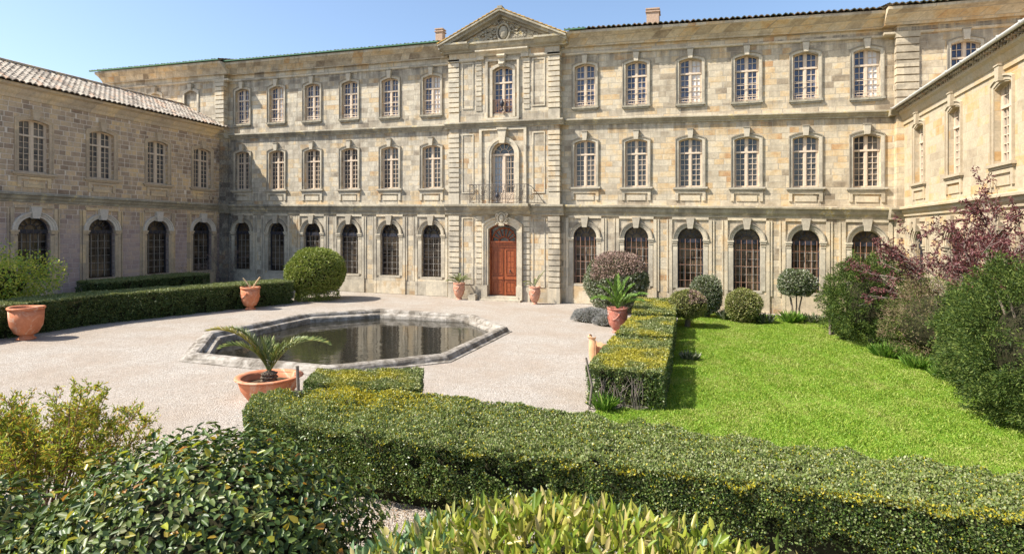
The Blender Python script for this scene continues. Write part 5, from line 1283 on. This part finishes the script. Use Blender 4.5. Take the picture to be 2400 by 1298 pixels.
# broken jar: two standing shards
def shard():
    root = thing('broken_jar', (-3.62, 20.55, G(-3.6)), 'broken terracotta jar, split in two upright shards beside the near hedge block', 'pot')
    mt = terracotta('terracotta_shard', (.56, .27, .13), (.70, .42, .23), (.72, .54, .36))
    for nm, a0, a1, rad, off, prof in (('shard', 120, 300, .17, (-.08, 0), [(.85, 0), (1, .2), (1.02, .5), (.95, .7), (1.0, .76), (1.28, .82), (1.3, .86)]), ('shard', 200, 262, .55, (.42, .5), [(1, 0), (1, .3), (1, .62)])):
        mb = MB(); n = 14; vs = []; fs = []
        for th in (0, -.035):
            for k, (q_, z_) in enumerate(prof):
                for i in range(n + 1):
                    a = R(a0 + (a1 - a0) * i / n); zz = z_ + (.03 * math.sin(i * .9) if k == len(prof) - 1 else 0); vs.append((off[0] + (rad * q_ + th) * math.cos(a), off[1] + (rad * q_ + th) * math.sin(a), zz))
        K = n + 1; T = len(prof) * K
        for l_ in (0, T):
            for j in range(len(prof) - 1):
                for i in range(n): fs.append([l_ + j * K + i, l_ + j * K + i + 1, l_ + (j + 1) * K + i + 1, l_ + (j + 1) * K + i])
        for j in range(len(prof) - 1):
            for i in (0, n): fs.append([j * K + i, (j + 1) * K + i, T + (j + 1) * K + i, T + j * K + i])
        for i in range(n): q = (len(prof) - 1) * K + i; fs.append([q, q + 1, T + q + 1, T + q])
        mb.add(vs, fs); mb.build(nm, [mt], root)
shard()
mb = MB(); mb.tube([(-.08, 0, -.1), (.0, 0, .6), (-.16, .05, 1.28)], [.035, .033, .03], 6); o = mb.build('wooden_stake', [M['stake']], loc=(-2.72, 14.85, G(-2.7))); tag(o, 'thin grey wooden stake leaning at the end of the near hedge block', 'stake')
mb = MB(); mb.tube([(0, 0, -.05), (-.01, .01, .55), (-.03, 0, 1.02)], [.04, .042, .04], 8); o = mb.build('wooden_stake', [M['stake']], loc=(-9.62, 12.45, G(-9.6))); tag(o, 'short thick wooden stake against the rim of the wide bowl', 'stake')
mb = MB(); mb.prism([(-.24, 0), (-.26, .28), (-.2, .36), (.2, .38), (.25, .3), (.24, 0)], -.2, .2); o = mb.build('stone_block', [M['trim']], loc=(-14.15, 35.45, G(-14))); tag(o, 'rough square stone block on the gravel beside the left door urn', 'stone block')
# bare stems on the end of the near hedge block
rg = random.Random(21); mb = MB()
for i in range(26):
    x = rg.uniform(-2.6, -1.5); y = 15.17 - rg.random() * .06; z_ = rg.uniform(.55, .85); mb.tube([(x, y + .05, 0), (x + rg.gauss(0, .08), y - .03, z_ * .5), (x + rg.gauss(0, .16), y + .02, z_)], [.012, .009, .004], 4)
nb = [o_ for o_ in bpy.data.objects if o_.name == 'box_hedge.002'][0]
mb.v = [(a - nb.location.x, b - nb.location.y, c + G(-2) - nb.location.z) for a, b, c in mb.v]; mb.build('stems', [M['twig']], nb)
# fallen leaves under the foreground hedge
r = np.random.RandomState(9); n = 5000; P = np.stack([r.uniform(-7.5, -2.5, n), r.uniform(6.6, 8.9, n), np.zeros(n)], 1); P[:, 2] = -.14 - .0155 * P[:, 0] + .012
D = nrm(np.stack([r.normal(size=n), r.normal(size=n), r.normal(size=n) * .25], 1)); S = nrm(np.cross(D, np.array([0, 0, 1.]) + r.normal(size=(n, 3)) * .2)); V, F = leaf_geo(P, D, S, .02 + .03 * r.rand(n), .012 + .015 * r.rand(n))
fo = Fol(); fo.add(V, F, 0); o = fo.build('leaf_litter', [leaf_mat('dry_leaf_litter', ls((.16, .09, .05), (.30, .19, .11), (.42, .31, .2), (.5, .42, .3)), rough=.8, spec=.1, trans=.1)]); struct(o, 'stuff'); tag(o, 'dry brown leaf litter on gravel under the foreground hedge', 'leaf litter')

# loose stones lying on the gravel
r = np.random.RandomState(14); n = 16000; px_ = r.uniform(-27, -2.9, n); py_ = 8.5 + 26 * r.rand(n) ** 1.3
pin = inside(px_, py_, octo(-.25)); dd_ = snoise(np.stack([px_, py_, 0 * px_], 1), .9, 8); ok = (~pin) & (r.rand(n) < .35 + .5 * (dd_ > .3)); px_, py_ = px_[ok], py_[ok]; n = len(px_)
oc = np.array([[1, 0, 0], [0, 1, 0], [-1, 0, 0], [0, -1, 0], [0, 0, .7], [0, 0, -.7]]); sz = .008 + .016 * r.rand(n) ** 2.5; a_ = r.rand(n) * 6.28
rot = np.stack([np.cos(a_), -np.sin(a_), np.sin(a_), np.cos(a_)], 1).reshape(n, 2, 2); V = np.tile(oc, (n, 1, 1)) * (.7 + .6 * r.rand(n, 6, 1)); V[:, :, :2] = np.einsum('nij,nkj->nki', rot, V[:, :, :2] * np.array([1.3, .8])); V = V * sz[:, None, None]
V += np.stack([px_, py_, G(px_) + sz * .4], 1)[:, None, :]; tr_ = np.array([[0, 1, 4, 4], [1, 2, 4, 4], [2, 3, 4, 4], [3, 0, 4, 4]]); tr3 = tr_[:, :3]
F = (np.arange(n)[:, None, None] * 6 + tr3[None]).reshape(-1, 3); o = np_obj('gravel', V.reshape(-1, 3), F, np.zeros(len(F)), [M['stones']]); struct(o, 'stuff'); tag(o, 'loose pale stones lying scattered over the gravel court', 'gravel')
